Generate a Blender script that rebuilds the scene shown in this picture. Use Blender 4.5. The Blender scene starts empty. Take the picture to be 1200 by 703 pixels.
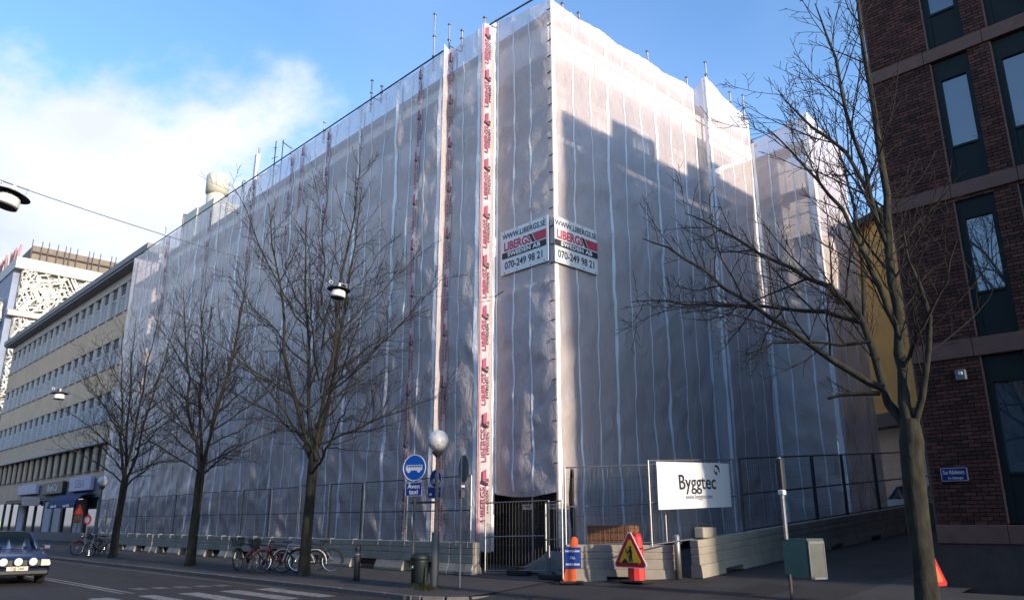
import bpy, math, random
from mathutils import Vector, Matrix, noise

R = math.radians
random.seed(7)
S = bpy.context.scene
COL = S.collection

# ---------------------------------------------------------------- camera
# world axes: +X runs down the main street to the right, +Y runs up the side street, z is up
cam_d = bpy.data.cameras.new('camera')
cam = bpy.data.objects.new('camera', cam_d)
COL.objects.link(cam)
cam.location = (0, 0, 1.55)
cam.rotation_euler = (R(90 + 16.11), 0, R(46.38))
cam_d.sensor_width = 36
cam_d.lens = 27.21
cam_d.clip_start = .1
cam_d.clip_end = 3000
S.camera = cam

# ---------------------------------------------------------------- sky, sun, exposure
SUN_EL = 13.5
sun_dir = Vector((1, .002, 0)).normalized() * math.cos(R(SUN_EL)) + Vector((0, 0, math.sin(R(SUN_EL))))
W = bpy.data.worlds.new('World')
S.world = W
W.use_nodes = True
nt = W.node_tree
nt.nodes.clear()
N = nt.nodes.new
L = nt.links.new
out = N('ShaderNodeOutputWorld')
bg = N('ShaderNodeBackground')
sky = N('ShaderNodeTexSky')
sky.sky_type = 'NISHITA'
sky.sun_disc = False
sky.sun_elevation = R(SUN_EL)
sky.sun_rotation = math.atan2(sun_dir.x, sun_dir.y)
sky.air_density = 1.0
sky.dust_density = .25
sky.ozone_density = 4.0
bg.inputs['Strength'].default_value = .15
tc = N('ShaderNodeTexCoord')
sep = N('ShaderNodeSeparateXYZ')
L(tc.outputs['Generated'], sep.inputs[0])
def wmath(op, a, b=None, clamp=False):
    n = N('ShaderNodeMath'); n.operation = op; n.use_clamp = clamp
    for i, v in enumerate((a, b)):
        if v is None: continue
        if isinstance(v, (int, float)): n.inputs[i].default_value = v
        else: L(v, n.inputs[i])
    return n.outputs[0]
den = wmath('ADD', wmath('MAXIMUM', sep.outputs['Z'], 0.0), .22)
comb = N('ShaderNodeCombineXYZ')
L(wmath('DIVIDE', sep.outputs['X'], den), comb.inputs[0])
L(wmath('DIVIDE', sep.outputs['Y'], den), comb.inputs[1])
n1 = N('ShaderNodeTexNoise'); n1.inputs['Scale'].default_value = 1.35; n1.inputs['Detail'].default_value = 7; n1.inputs['Roughness'].default_value = .58
mp = N('ShaderNodeMapping'); mp.inputs['Location'].default_value = (3.1, 1.7, .4); mp.inputs['Scale'].default_value = (1, 1.25, 1)
L(comb.outputs[0], mp.inputs[0]); L(mp.outputs[0], n1.inputs['Vector'])
# a cloud bank stands low in the west (towards -X), thinning out overhead
west = wmath('MULTIPLY', sep.outputs['X'], -.62)
low = wmath('MULTIPLY', sep.outputs['Z'], -.85)
bias = wmath('ADD', wmath('ADD', west, low), -.12)
cov = wmath('ADD', n1.outputs['Fac'], bias)
ramp = N('ShaderNodeMapRange'); ramp.interpolation_type = 'SMOOTHSTEP'
ramp.inputs['From Min'].default_value = .44; ramp.inputs['From Max'].default_value = .60
ramp.inputs['To Max'].default_value = .95
L(cov, ramp.inputs['Value'])
n2 = N('ShaderNodeTexNoise'); n2.inputs['Scale'].default_value = 3.4; n2.inputs['Detail'].default_value = 6
L(mp.outputs[0], n2.inputs['Vector'])
ccol = N('ShaderNodeMix'); ccol.data_type = 'RGBA'
ccol.inputs['A'].default_value = (1.5, 1.75, 2.5, 1); ccol.inputs['B'].default_value = (3.4, 3.35, 3.5, 1)
L(n2.outputs['Fac'], ccol.inputs['Factor'])
# thin high veil over the blue
veil = N('ShaderNodeMapRange'); veil.inputs['From Min'].default_value = .45; veil.inputs['From Max'].default_value = .85
veil.inputs['To Max'].default_value = .18
n3 = N('ShaderNodeTexNoise'); n3.inputs['Scale'].default_value = .9; n3.inputs['Detail'].default_value = 5
mp3 = N('ShaderNodeMapping'); mp3.inputs['Location'].default_value = (8.2, 4.4, 0)
L(comb.outputs[0], mp3.inputs[0]); L(mp3.outputs[0], n3.inputs['Vector']); L(n3.outputs['Fac'], veil.inputs['Value'])
mx0 = N('ShaderNodeMix'); mx0.data_type = 'RGBA'; mx0.inputs['B'].default_value = (3.0, 3.4, 4.2, 1)
L(veil.outputs[0], mx0.inputs['Factor']); L(sky.outputs[0], mx0.inputs['A'])
mx = N('ShaderNodeMix'); mx.data_type = 'RGBA'
L(ramp.outputs[0], mx.inputs['Factor']); L(mx0.outputs['Result'], mx.inputs['A']); L(ccol.outputs['Result'], mx.inputs['B'])
L(mx.outputs['Result'], bg.inputs['Color']); L(bg.outputs[0], out.inputs[0])

sd = bpy.data.lights.new('sun', 'SUN')
sd.energy = 2.0
sd.angle = R(1.2)
sd.color = (1.0, .86, .68)
so = bpy.data.objects.new('sun', sd)
COL.objects.link(so)
so.location = (40, -3, 30)
so.rotation_euler = (-sun_dir).to_track_quat('-Z', 'Y').to_euler()

S.view_settings.view_transform = 'Standard'
S.view_settings.look = 'None'
S.view_settings.gamma = 1
S.view_settings.use_curve_mapping = False
S.view_settings.exposure = 1.42
S.cycles.use_denoising = True
S.cycles.max_bounces = 7
S.cycles.transparent_max_bounces = 16
S.cycles.caustics_reflective = False
S.cycles.caustics_refractive = False
S.cycles.sample_clamp_indirect = 6

# ---------------------------------------------------------------- materials
def mk(name, col, rough=.7, var=.18, scale=2.5, bump=.0, bscale=30, metal=0, stretch=(1, 1, 1), spec=.5, emit=None, col2=None, dirt=0):
    m = bpy.data.materials.new(name)
    m.use_nodes = True
    t = m.node_tree; b = t.nodes['Principled BSDF']
    b.inputs['Roughness'].default_value = rough
    b.inputs['Metallic'].default_value = metal
    b.inputs['Specular IOR Level'].default_value = spec
    g = t.nodes.new('ShaderNodeNewGeometry')
    mpn = t.nodes.new('ShaderNodeMapping'); mpn.inputs['Scale'].default_value = stretch
    t.links.new(g.outputs['Position'], mpn.inputs[0])
    if var or col2:
        n = t.nodes.new('ShaderNodeTexNoise'); n.inputs['Scale'].default_value = scale; n.inputs['Detail'].default_value = 6; n.inputs['Roughness'].default_value = .65
        t.links.new(mpn.outputs[0], n.inputs['Vector'])
        r = t.nodes.new('ShaderNodeMapRange'); r.inputs['From Min'].default_value = .3; r.inputs['From Max'].default_value = .7
        t.links.new(n.outputs['Fac'], r.inputs['Value'])
        mxn = t.nodes.new('ShaderNodeMix'); mxn.data_type = 'RGBA'
        c2 = col2 or tuple(min(1, c * (1 + var)) for c in col)
        c1 = col if col2 else tuple(c * (1 - var) for c in col)
        mxn.inputs['A'].default_value = (*c1, 1); mxn.inputs['B'].default_value = (*c2, 1)
        t.links.new(r.outputs[0], mxn.inputs['Factor'])
        res = mxn.outputs['Result']
        if dirt:
            n4 = t.nodes.new('ShaderNodeTexNoise'); n4.inputs['Scale'].default_value = scale * .35; n4.inputs['Detail'].default_value = 8
            t.links.new(mpn.outputs[0], n4.inputs['Vector'])
            r4 = t.nodes.new('ShaderNodeMapRange'); r4.inputs['From Min'].default_value = .5; r4.inputs['From Max'].default_value = .72; r4.inputs['To Max'].default_value = dirt
            t.links.new(n4.outputs['Fac'], r4.inputs['Value'])
            m4 = t.nodes.new('ShaderNodeMix'); m4.data_type = 'RGBA'
            m4.inputs['B'].default_value = (*[c * .35 for c in col], 1)
            t.links.new(r4.outputs[0], m4.inputs['Factor']); t.links.new(res, m4.inputs['A'])
            res = m4.outputs['Result']
        t.links.new(res, b.inputs['Base Color'])
    else:
        b.inputs['Base Color'].default_value = (*col, 1)
    if bump:
        n = t.nodes.new('ShaderNodeTexNoise'); n.inputs['Scale'].default_value = bscale; n.inputs['Detail'].default_value = 5
        t.links.new(mpn.outputs[0], n.inputs['Vector'])
        bp = t.nodes.new('ShaderNodeBump'); bp.inputs['Strength'].default_value = bump; bp.inputs['Distance'].default_value = .02
        t.links.new(n.outputs['Fac'], bp.inputs['Height']); t.links.new(bp.outputs[0], b.inputs['Normal'])
    if emit:
        b.inputs['Emission Color'].default_value = (*emit[0], 1); b.inputs['Emission Strength'].default_value = emit[1]
    return m

def film(name, col, clear, gloss=.35, rough=.28, thru=.45):
    """translucent scaffold sheeting: part clear, part milky, a little glossy, crumpled"""
    m = bpy.data.materials.new(name); m.use_nodes = True
    t = m.node_tree; t.nodes.clear(); n = t.nodes.new; l = t.links.new
    o = n('ShaderNodeOutputMaterial')
    g = n('ShaderNodeNewGeometry')
    mpn = n('ShaderNodeMapping'); mpn.inputs['Scale'].default_value = (1, 1, .55)
    l(g.outputs['Position'], mpn.inputs[0])
    a = n('ShaderNodeTexNoise'); a.inputs['Scale'].default_value = 2.6; a.inputs['Detail'].default_value = 6; a.inputs['Roughness'].default_value = .55; a.inputs['Distortion'].default_value = .9
    l(mpn.outputs[0], a.inputs['Vector'])
    bp = n('ShaderNodeBump'); bp.inputs['Strength'].default_value = .75; bp.inputs['Distance'].default_value = .09
    # finer creases on top of the soft billows
    c1 = n('ShaderNodeTexNoise'); c1.inputs['Scale'].default_value = 5.5; c1.inputs['Detail'].default_value = 3; c1.inputs['Distortion'].default_value = 1.6
    l(mpn.outputs[0], c1.inputs['Vector'])
    c2 = n('ShaderNodeMath'); c2.operation = 'SUBTRACT'; c2.inputs[1].default_value = .5; l(c1.outputs['Fac'], c2.inputs[0])
    c3 = n('ShaderNodeMath'); c3.operation = 'ABSOLUTE'; l(c2.outputs[0], c3.inputs[0])
    c4 = n('ShaderNodeMath'); c4.operation = 'MULTIPLY_ADD'; c4.inputs[1].default_value = -.55; l(c3.outputs[0], c4.inputs[0]); l(a.outputs['Fac'], c4.inputs[2])
    l(c4.outputs[0], bp.inputs['Height'])
    # woven reinforcement grid of the sheeting, very faint
    dn = n('ShaderNodeTexNoise'); dn.inputs['Scale'].default_value = .7; dn.inputs['Detail'].default_value = 7
    l(g.outputs['Position'], dn.inputs['Vector'])
    cm = n('ShaderNodeMix'); cm.data_type = 'RGBA'
    cm.inputs['A'].default_value = (*[c * .86 for c in col], 1); cm.inputs['B'].default_value = (*[min(1, c * 1.05) for c in col], 1)
    l(dn.outputs['Fac'], cm.inputs['Factor'])
    d = n('ShaderNodeBsdfDiffuse'); tr = n('ShaderNodeBsdfTranslucent'); gl = n('ShaderNodeBsdfGlossy'); tp = n('ShaderNodeBsdfTransparent')
    for s in (d, tr, gl): l(bp.outputs[0], s.inputs['Normal'])
    l(cm.outputs['Result'], d.inputs['Color']); l(cm.outputs['Result'], tr.inputs['Color'])
    gl.inputs['Roughness'].default_value = rough
    m1 = n('ShaderNodeMixShader'); m1.inputs[0].default_value = thru
    l(d.outputs[0], m1.inputs[1]); l(tr.outputs[0], m1.inputs[2])
    fr = n('ShaderNodeFresnel'); fr.inputs['IOR'].default_value = 1.5
    l(bp.outputs[0], fr.inputs['Normal'])
    fm = n('ShaderNodeMath'); fm.operation = 'MULTIPLY'; fm.inputs[1].default_value = gloss * 2
    l(fr.outputs[0], fm.inputs[0])
    m2 = n('ShaderNodeMixShader')
    m3 = n('ShaderNodeMixShader'); m3.inputs[0].default_value = clear
    l(m1.outputs[0], m3.inputs[1]); l(tp.outputs[0], m3.inputs[2])
    l(fm.outputs[0], m2.inputs[0]); l(m3.outputs[0], m2.inputs[1]); l(gl.outputs[0], m2.inputs[2])
    l(m2.outputs[0], o.inputs[0])
    return m

def glass(name, col=(.02, .025, .03), rough=.04, spec=.9):
    m = mk(name, col, rough=rough, var=.1, scale=.4, spec=.5)
    m.node_tree.nodes['Principled BSDF'].inputs['IOR'].default_value = 1.5+spec
    return m

M = {}
M['asphalt'] = mk('asphalt', (.030, .024, .023), .82, .45, .9, .5, 60, dirt=.35)
M['asphalt2'] = mk('worn_asphalt', (.040, .035, .034), .85, .3, 1.0, .5, 60, dirt=.4)
M['pave'] = mk('paving', (.058, .052, .050), .85, .25, 1.6, .35, 40, dirt=.35)
M['kerb'] = mk('granite', (.15, .135, .125), .8, .2, 5, .3, 60)
M['paint'] = mk('road_paint', (.40, .36, .33), .7, .1, 6, .2, 60, col2=(.13, .115, .105))
M['paint_worn'] = mk('worn_road_paint', (.22, .20, .18), .7, .1, 9, .2, 60, col2=(.07, .06, .06))
M['concrete'] = mk('concrete', (.36, .315, .255), .85, .14, 2.2, .25, 45, dirt=.4)
M['concrete_dark'] = mk('dark_concrete', (.20, .19, .18), .9, .2, 2.2, .25, 45)
M['film'] = film('sheeting', (.96, .82, .805), .38, .34, .26, .20)
M['ribbon'] = film('sheeting_band', (.97, .93, .95), .0, .25, .35, .06)
M['tape'] = film('printed_band', (.84, .79, .83), .14, .3, .3, .3)
M['ink_red'] = mk('red_ink', (.55, .045, .08), .6, .12, 4)
M['tape_red'] = mk('tape_red_ink', (.40, .08, .14), .6, .2, 3)
M['ink_black'] = mk('black_ink', (.018, .016, .018), .6, .1, 4)
M['wallw'] = mk('plaster_inside', (.74, .65, .58), .9, .12, .8, .1, 20)
M['winw'] = mk('dark_window', (.06, .065, .08), .25, .1, 1)
M['steel'] = mk('galvanised_steel', (.30, .305, .31), .42, .2, 8, 0, metal=.75)
M['steel_dark'] = mk('dark_steel', (.06, .065, .07), .5, .2, 8, 0, metal=.4)
M['deck'] = mk('scaffold_board', (.33, .25, .17), .85, .25, 3, .2, 30, stretch=(.3, 1, 1))
M['roofdark'] = mk('roof_felt', (.05, .052, .055), .8, .2, 2)
M['bark'] = mk('bark', (.009, .0075, .006), .95, .3, 9, 1.0, 12, stretch=(1, 1, .4), col2=(.046, .043, .027))
M['twig'] = mk('twig_bark', (.017, .0105, .0095), .9, .25, 3)
M['beige'] = mk('beige_render', (.70, .48, .31), .9, .08, .7, .1, 25, dirt=.15)
M['pier'] = mk('pale_pier', (.56, .48, .44), .8, .1, 1.2)
M['sill'] = mk('dark_sill', (.06, .05, .05), .6, .1, 2)
M['pane'] = glass('dark_glass', (.035, .035, .042))
M['curtain'] = mk('pale_curtain', (.52, .50, .52), .8, .15, 3)
M['blind'] = mk('dark_blind', (.10, .085, .085), .7, .15, 2)
M['frame_w'] = mk('pale_frame', (.50, .50, .52), .5, .08, 3)
M['eave'] = mk('grey_eave', (.25, .245, .24), .7, .12, 2)
M['white'] = mk('white_paint', (.78, .77, .75), .55, .06, 3)
M['lattice'] = mk('white_lattice', (.62, .58, .52), .7, .06, .5)
M['lattice_back'] = mk('wall_behind_lattice', (.26, .26, .25), .8, .25, .3)
M['bluegrey'] = mk('blue_grey_cladding', (.22, .26, .36), .6, .2, .5)
M['brown'] = mk('brown_mesh', (.22, .17, .13), .8, .15, 1)
M['redtube'] = mk('red_tube', (.42, .20, .19), .6, .1, 1)
M['mortar'] = mk('mortar', (.060, .045, .040), .95, .2, 4, .2, 40)
M['stone'] = mk('pink_stone', (.135, .07, .056), .8, .16, 4, .2, 40, dirt=.25)
M['plinth'] = mk('dark_plinth', (.05, .038, .032), .85, .25, 3, .3, 30)
M['dgreen'] = mk('dark_green_frame', (.006, .0115, .012), .6, .1, 3, spec=.25)
M['bpane'] = glass('window_glass', (.03, .05, .07), .02, 1.0)
M['yellow'] = mk('yellow_render', (.72, .40, .12), .9, .1, .8, .1, 25)
M['pinkish'] = mk('pale_pink_render', (.72, .54, .42), .9, .1, .8)
M['blue'] = mk('sign_blue', (.01, .10, .46), .4, .06, 3)
M['bluedk'] = mk('plate_blue', (.012, .045, .25), .4, .06, 3)
M['globe'] = film('opal_glass', (.95, .92, .90), .0, .25, .15, .28)
M['post'] = mk('grey_post', (.10, .098, .095), .55, .15, 6, metal=.3)
M['postdk'] = mk('dark_post', (.055, .05, .05), .6, .15, 6)
M['greybk'] = mk('sign_back_grey', (.16, .17, .17), .6, .12, 5, metal=.3)
M['bin'] = mk('green_bin', (.006, .014, .0135), .55, .15, 6)
M['orange'] = mk('cone_orange', (.80, .13, .035), .5, .12, 6)
M['red'] = mk('barrel_red', (.62, .035, .035), .45, .12, 5)
M['signred'] = mk('sign_red', (.50, .02, .025), .4, .08, 5)
M['signyel'] = mk('sign_yellow', (.80, .46, .04), .4, .08, 5)
M['rubber'] = mk('black_rubber', (.018, .017, .017), .75, .2, 6)
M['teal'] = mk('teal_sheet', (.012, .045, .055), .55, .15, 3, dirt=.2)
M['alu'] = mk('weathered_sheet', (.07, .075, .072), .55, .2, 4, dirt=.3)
M['banner'] = mk('banner_cloth', (.74, .73, .74), .75, .05, 2)
M['navy'] = mk('banner_ink', (.02, .022, .05), .7, .05, 3)
M['greyink'] = mk('grey_ink', (.30, .30, .34), .7, .05, 3)
M['wood'] = mk('brown_wood', (.20, .085, .04), .85, .2, 5, .2, 30)
M['board'] = mk('black_hoarding', (.012, .011, .011), .7, .2, 3)
M['tarp'] = mk('grey_tarp', (.16, .15, .14), .7, .2, 3, .4, 6)
M['carblue'] = mk('dark_blue_paint', (.012, .022, .085), .22, .05, 3, spec=.8)
M['plastic'] = mk('black_plastic', (.015, .015, .017), .55, .1, 5)
M['lens'] = mk('lamp_lens', (.80, .80, .78), .15, .05, 4, spec=.9)
M['lens2'] = mk('headlamp_glass', (.62, .56, .48), .15, .1, 4, spec=.9)
M['carglass'] = glass('car_glass', (.03, .045, .055), .04, 1.0)
M['plate'] = mk('number_plate', (.70, .62, .50), .5, .05, 4)
M['chrome'] = mk('chrome', (.6, .6, .6), .2, .1, 4, metal=1)
M['bikered'] = mk('bike_red', (.16, .012, .025), .35, .1, 5)
M['bikewhite'] = mk('bike_white', (.72, .66, .66), .35, .05, 5)
M['bikedark'] = mk('bike_dark', (.015, .02, .016), .4, .1, 5)
M['bikegrey'] = mk('bike_grey', (.22, .22, .23), .4, .1, 5, metal=.5)
M['awning'] = mk('navy_awning', (.008, .035, .12), .8, .15, 3)
M['signdark'] = mk('shop_sign_dark', (.02, .016, .013), .5, .1, 3)
M['signpale'] = mk('shop_sign_pale', (.42, .42, .52), .5, .1, 3)
M['shopglass'] = glass('shop_glass', (.05, .05, .05), .05, .7)
M['shopwall'] = mk('shop_wall', (.20, .18, .17), .8, .15, 2)
M['lit'] = mk('lit_shop_panel', (.8, .65, .2), .6, .1, 2, emit=((1, .8, .3), .5))
M['litgreen'] = mk('lit_green_panel', (.4, .6, .1), .6, .1, 2, emit=((.5, .9, .12), .35))
M['cream'] = mk('cream_metal', (.62, .60, .50), .6, .08, 2)
M['brim'] = mk('lamp_brim', (.05, .045, .06), .5, .1, 4)
M['street_plate'] = mk('enamel_blue', (.01, .018, .12), .3, .06, 4)
M['grass'] = mk('dry_grass', (.16, .13, .035), .9, .3, 8)
M['silver'] = mk('silver_paint', (.48, .49, .50), .3, .05, 3, spec=.7)

# brick with a colour of its own for each brick (mesh attribute 'tone')
mb = bpy.data.materials.new('red_brick'); mb.use_nodes = True
t = mb.node_tree; b = t.nodes['Principled BSDF']; b.inputs['Roughness'].default_value = .88
at = t.nodes.new('ShaderNodeAttribute'); at.attribute_name = 'tone'
cr = t.nodes.new('ShaderNodeValToRGB')
cr.color_ramp.elements[0].color = (.026, .009, .006, 1); cr.color_ramp.elements[1].color = (.098, .034, .022, 1)
e = cr.color_ramp.elements.new(.6); e.color = (.070, .023, .015, 1)
t.links.new(at.outputs['Fac'], cr.inputs[0])
gg = t.nodes.new('ShaderNodeNewGeometry'); nn = t.nodes.new('ShaderNodeTexNoise'); nn.inputs['Scale'].default_value = 40
t.links.new(gg.outputs['Position'], nn.inputs['Vector'])
bb = t.nodes.new('ShaderNodeBump'); bb.inputs['Strength'].default_value = .4; bb.inputs['Distance'].default_value = .01
t.links.new(nn.outputs['Fac'], bb.inputs['Height']); t.links.new(bb.outputs[0], b.inputs['Normal']); t.links.new(cr.outputs[0], b.inputs['Base Color'])
M['brick'] = mb

# ---------------------------------------------------------------- mesh helpers
class MB:
    def __init__(s): s.v = []; s.f = []
    def box(s, x0, x1, y0, y1, z0, z1):
        i = len(s.v)
        s.v += [(x0, y0, z0), (x1, y0, z0), (x1, y1, z0), (x0, y1, z0), (x0, y0, z1), (x1, y0, z1), (x1, y1, z1), (x0, y1, z1)]
        s.f += [(i, i+3, i+2, i+1), (i+4, i+5, i+6, i+7), (i, i+1, i+5, i+4), (i+1, i+2, i+6, i+5), (i+2, i+3, i+7, i+6), (i+3, i, i+4, i+7)]
        return s
    def cbox(s, x0, x1, y0, y1, z0, z1, c=.01):
        """box with chamfered edges"""
        P = [(x0+c, y0, z0+c, x1-c, y1, z1-c)]
        i = len(s.v)
        for z, k in ((z0, c), (z0+c, 0), (z1-c, 0), (z1, c)):
            s.v += [(x0+k+c, y0+k, z), (x1-k-c, y0+k, z), (x1-k, y0+k+c, z), (x1-k, y1-k-c, z), (x1-k-c, y1-k, z), (x0+k+c, y1-k, z), (x0+k, y1-k-c, z), (x0+k, y0+k+c, z)]
        for r in range(3):
            for k in range(8):
                a = i+r*8+k; b2 = i+r*8+(k+1) % 8
                s.f.append((a, b2, b2+8, a+8))
        s.f.append(tuple(i+k for k in range(7, -1, -1))); s.f.append(tuple(i+24+k for k in range(8)))
        return s
    def tube(s, pts, rad, n=8, caps=True):
        """pts: list of points; rad: one radius or one for each point"""
        pts = [Vector(p) for p in pts]
        if isinstance(rad, (int, float)): rad = [rad]*len(pts)
        base = len(s.v); up = None
        for k, p in enumerate(pts):
            d = (pts[min(k+1, len(pts)-1)]-pts[max(k-1, 0)])
            if d.length < 1e-9: d = Vector((0, 0, 1))
            d.normalize()
            if up is None:
                up = d.orthogonal().normalized()
            up = (up - d*up.dot(d))
            if up.length < 1e-6: up = d.orthogonal()
            up.normalize(); w = d.cross(up)
            for j in range(n):
                a = 2*math.pi*j/n
                q = p + (up*math.cos(a)+w*math.sin(a))*rad[k]
                s.v.append(tuple(q))
        for k in range(len(pts)-1):
            for j in range(n):
                a = base+k*n+j; b2 = base+k*n+(j+1) % n
                s.f.append((a, b2, b2+n, a+n))
        if caps and n > 2:
            s.f.append(tuple(base+j for j in range(n-1, -1, -1)))
            e2 = base+(len(pts)-1)*n
            s.f.append(tuple(e2+j for j in range(n)))
        return s
    def lathe(s, prof, n=20, o=(0, 0, 0), axis='z'):
        """prof: (r, h) pairs"""
        base = len(s.v)
        for r, h in prof:
            for j in range(n):
                a = 2*math.pi*j/n; c, d = r*math.cos(a), r*math.sin(a)
                p = (c, d, h) if axis == 'z' else ((h, c, d) if axis == 'x' else (c, h, d))
                s.v.append((o[0]+p[0], o[1]+p[1], o[2]+p[2]))
        for k in range(len(prof)-1):
            for j in range(n):
                a = base+k*n+j; b2 = base+k*n+(j+1) % n
                s.f.append((a, b2, b2+n, a+n))
        s.f.append(tuple(base+j for j in range(n-1, -1, -1)))
        e2 = base+(len(prof)-1)*n
        s.f.append(tuple(e2+j for j in range(n)))
        return s
    def torus(s, R0, r, n=24, m=6, o=(0, 0, 0), axis='y'):
        base = len(s.v)
        for i in range(n):
            a = 2*math.pi*i/n
            for j in range(m):
                b2 = 2*math.pi*j/m; q = R0+r*math.cos(b2); h = r*math.sin(b2)
                p = (q*math.cos(a), h, q*math.sin(a)) if axis == 'y' else (q*math.cos(a), q*math.sin(a), h)
                s.v.append((o[0]+p[0], o[1]+p[1], o[2]+p[2]))
        for i in range(n):
            for j in range(m):
                a = base+i*m+j; b2 = base+i*m+(j+1) % m; c = base+((i+1) % n)*m+(j+1) % m; d = base+((i+1) % n)*m+j
                s.f.append((a, b2, c, d))
        return s
    def prism(s, poly, h0, h1, axis='y'):
        """poly: 2-D outline; extruded along axis. axis y: (x,z), axis z: (x,y), axis x: (y,z)"""
        i = len(s.v); n = len(poly)
        for h in (h0, h1):
            for a, b2 in poly:
                s.v.append((a, h, b2) if axis == 'y' else ((a, b2, h) if axis == 'z' else (h, a, b2)))
        s.f.append(tuple(i+k for k in range(n))); s.f.append(tuple(i+n+k for k in range(n-1, -1, -1)))
        for k in range(n):
            s.f.append((i+k, i+n+k, i+n+(k+1) % n, i+(k+1) % n))
        return s
    def quad(s, *p):
        i = len(s.v); s.v += [tuple(q) for q in p]; s.f.append(tuple(range(i, i+len(p)))); return s
    def mesh(s, name, m=None, smooth=False):
        me = bpy.data.meshes.new(name); me.from_pydata(s.v, [], s.f); me.update()
        if m: me.materials.append(M[m])
        if smooth: me.polygons.foreach_set('use_smooth', [True]*len(me.polygons))
        return me
    def build(s, name, m, parent=None, smooth=False, loc=None):
        return put(name, s.mesh(name, m, smooth), parent, loc)

def put(name, me, parent=None, loc=None, rot=None):
    o = bpy.data.objects.new(name, me); COL.objects.link(o)
    if parent:
        o.parent = parent; KIDS.setdefault(parent.name, []).append(o)
    if loc: o.location = loc
    if rot: o.rotation_euler = rot
    return o
def tag(o, label=None, cat=None, group=None, kind=None):
    if label: o['label'] = label
    if cat: o['category'] = cat
    if group: o['group'] = group
    if kind: o['kind'] = kind
    return o
def thing(name, label, cat, loc=(0, 0, 0), rz=0, group=None):
    o = bpy.data.objects.new(name, None); COL.objects.link(o)
    o.empty_display_size = .2
    o.location = loc; o.rotation_euler = (0, 0, rz)
    return tag(o, label, cat, group)
def copy_tree(o, parent=None):
    c = o.copy(); COL.objects.link(c); c.parent = parent
    for ch in KIDS.get(o.name, ()): copy_tree(ch, c)
    return c
KIDS = {}
def structure(name, mbd, m, smooth=False):
    return tag(mbd.build(name, m, None, smooth), kind='structure')
_txt = {}
def text_mesh(body, size, mat_name, bold=0.0, sx=1.0, shear=0.0, align='CENTER', space=1.0, lh=1.0):
    key = (body, size, mat_name, bold, sx, shear, align, space, lh)
    if key in _txt: return _txt[key]
    cu = bpy.data.curves.new('lettering', 'FONT'); cu.body = body; cu.size = size
    cu.align_x = align; cu.align_y = 'CENTER'; cu.offset = bold; cu.shear = shear; cu.space_character = space; cu.space_line = lh
    cu.resolution_u = 3; cu.extrude = .002
    ob = bpy.data.objects.new('lettering', cu); COL.objects.link(ob)
    dg = bpy.context.evaluated_depsgraph_get(); dg.update()
    me = bpy.data.meshes.new_from_object(ob.evaluated_get(dg))
    bpy.data.objects.remove(ob); bpy.data.curves.remove(cu)
    me.materials.clear(); me.materials.append(M[mat_name])
    if sx != 1: me.transform(Matrix.Diagonal((sx, 1, 1, 1)))
    me.name = 'lettering'
    _txt[key] = me
    return me
# orientation of flat things: local x = reading direction, local y = up, local z = out of the face
ROT_FRONT = (R(90), 0, 0)            # faces -Y, reads along +X
ROT_RIGHT = (R(90), 0, R(90))        # faces +X, reads along +Y

def gz(y): return .074*(min(max(y, 12), 52)-12)

# ---------------------------------------------------------------- ground, road, pavements
KY = 11.2
g = MB()
ys = [-400, -60, 10, 11, 12, 13, 14, 16, 20, 30, 40, 52, 120, 600]
xs = [-800, -200, -60, 0, 60, 300]
for y in ys:
    for x in xs: g.v.append((x, y, gz(y)-.22))
for i in range(len(ys)-1):
    for j in range(len(xs)-1):
        a = i*len(xs)+j; g.f.append((a, a+1, a+1+len(xs), a+len(xs)))
structure('ground', g, 'asphalt2')
g = MB()
g.quad((-500, -60, -.1), (200, -60, -.1), (200, KY+.05, -.1), (-500, KY+.05, -.1))
road = structure('road', g, 'asphalt')
CL, CR, CRAD = -13.9, -6.9, 1.3      # pavement corners on either side of the side street
def edge_l(y):
    d = min(max(y-KY, 0), CRAD); return CL-(CRAD-math.sqrt(max(0, CRAD**2-(CRAD-d)**2)))
def edge_r(y):
    d = min(max(y-KY, 0), CRAD); return CR+(CRAD-math.sqrt(max(0, CRAD**2-(CRAD-d)**2)))
yy = [KY, KY+.02, KY+.06, KY+.12, KY+.2, KY+.3, KY+.45, KY+.65, KY+.9, KY+1.3, 13, 14, 15, 16, 17, 18, 20, 24, 28, 32, 40, 52, 70]
def strip(fl, fr, zf, ys):
    g = MB()
    for y in ys:
        g.v += [(fl(y), y, zf(y)), (fr(y), y, zf(y))]
    for i in range(len(ys)-1): g.f.append((2*i, 2*i+1, 2*i+3, 2*i+2))
    return g
def side_z(y):
    t = min(max((y-KY)/1.6, 0), 1); return -.096*(1-t)+(gz(y)-.05*(1-t)*0-.012)*t
structure('pavement', strip(lambda y: -300, edge_l, gz, yy[:15]), 'pave')
structure('pavement', strip(edge_r, lambda y: 120, gz, yy[:14]+[16.5]), 'pave')
structure('pavement', strip(lambda y: CR, lambda y: -5.3, gz, [16.5]+yy[15:]), 'pave')
structure('pavement', strip(lambda y: -16.6, lambda y: CL+.0, gz, yy[14:]), 'pave')
structure('side_street', strip(lambda y: CL-1.4 if y < 13 else CL, lambda y: CR+1.4 if y < 13 else CR, side_z, yy), 'asphalt2')
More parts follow.
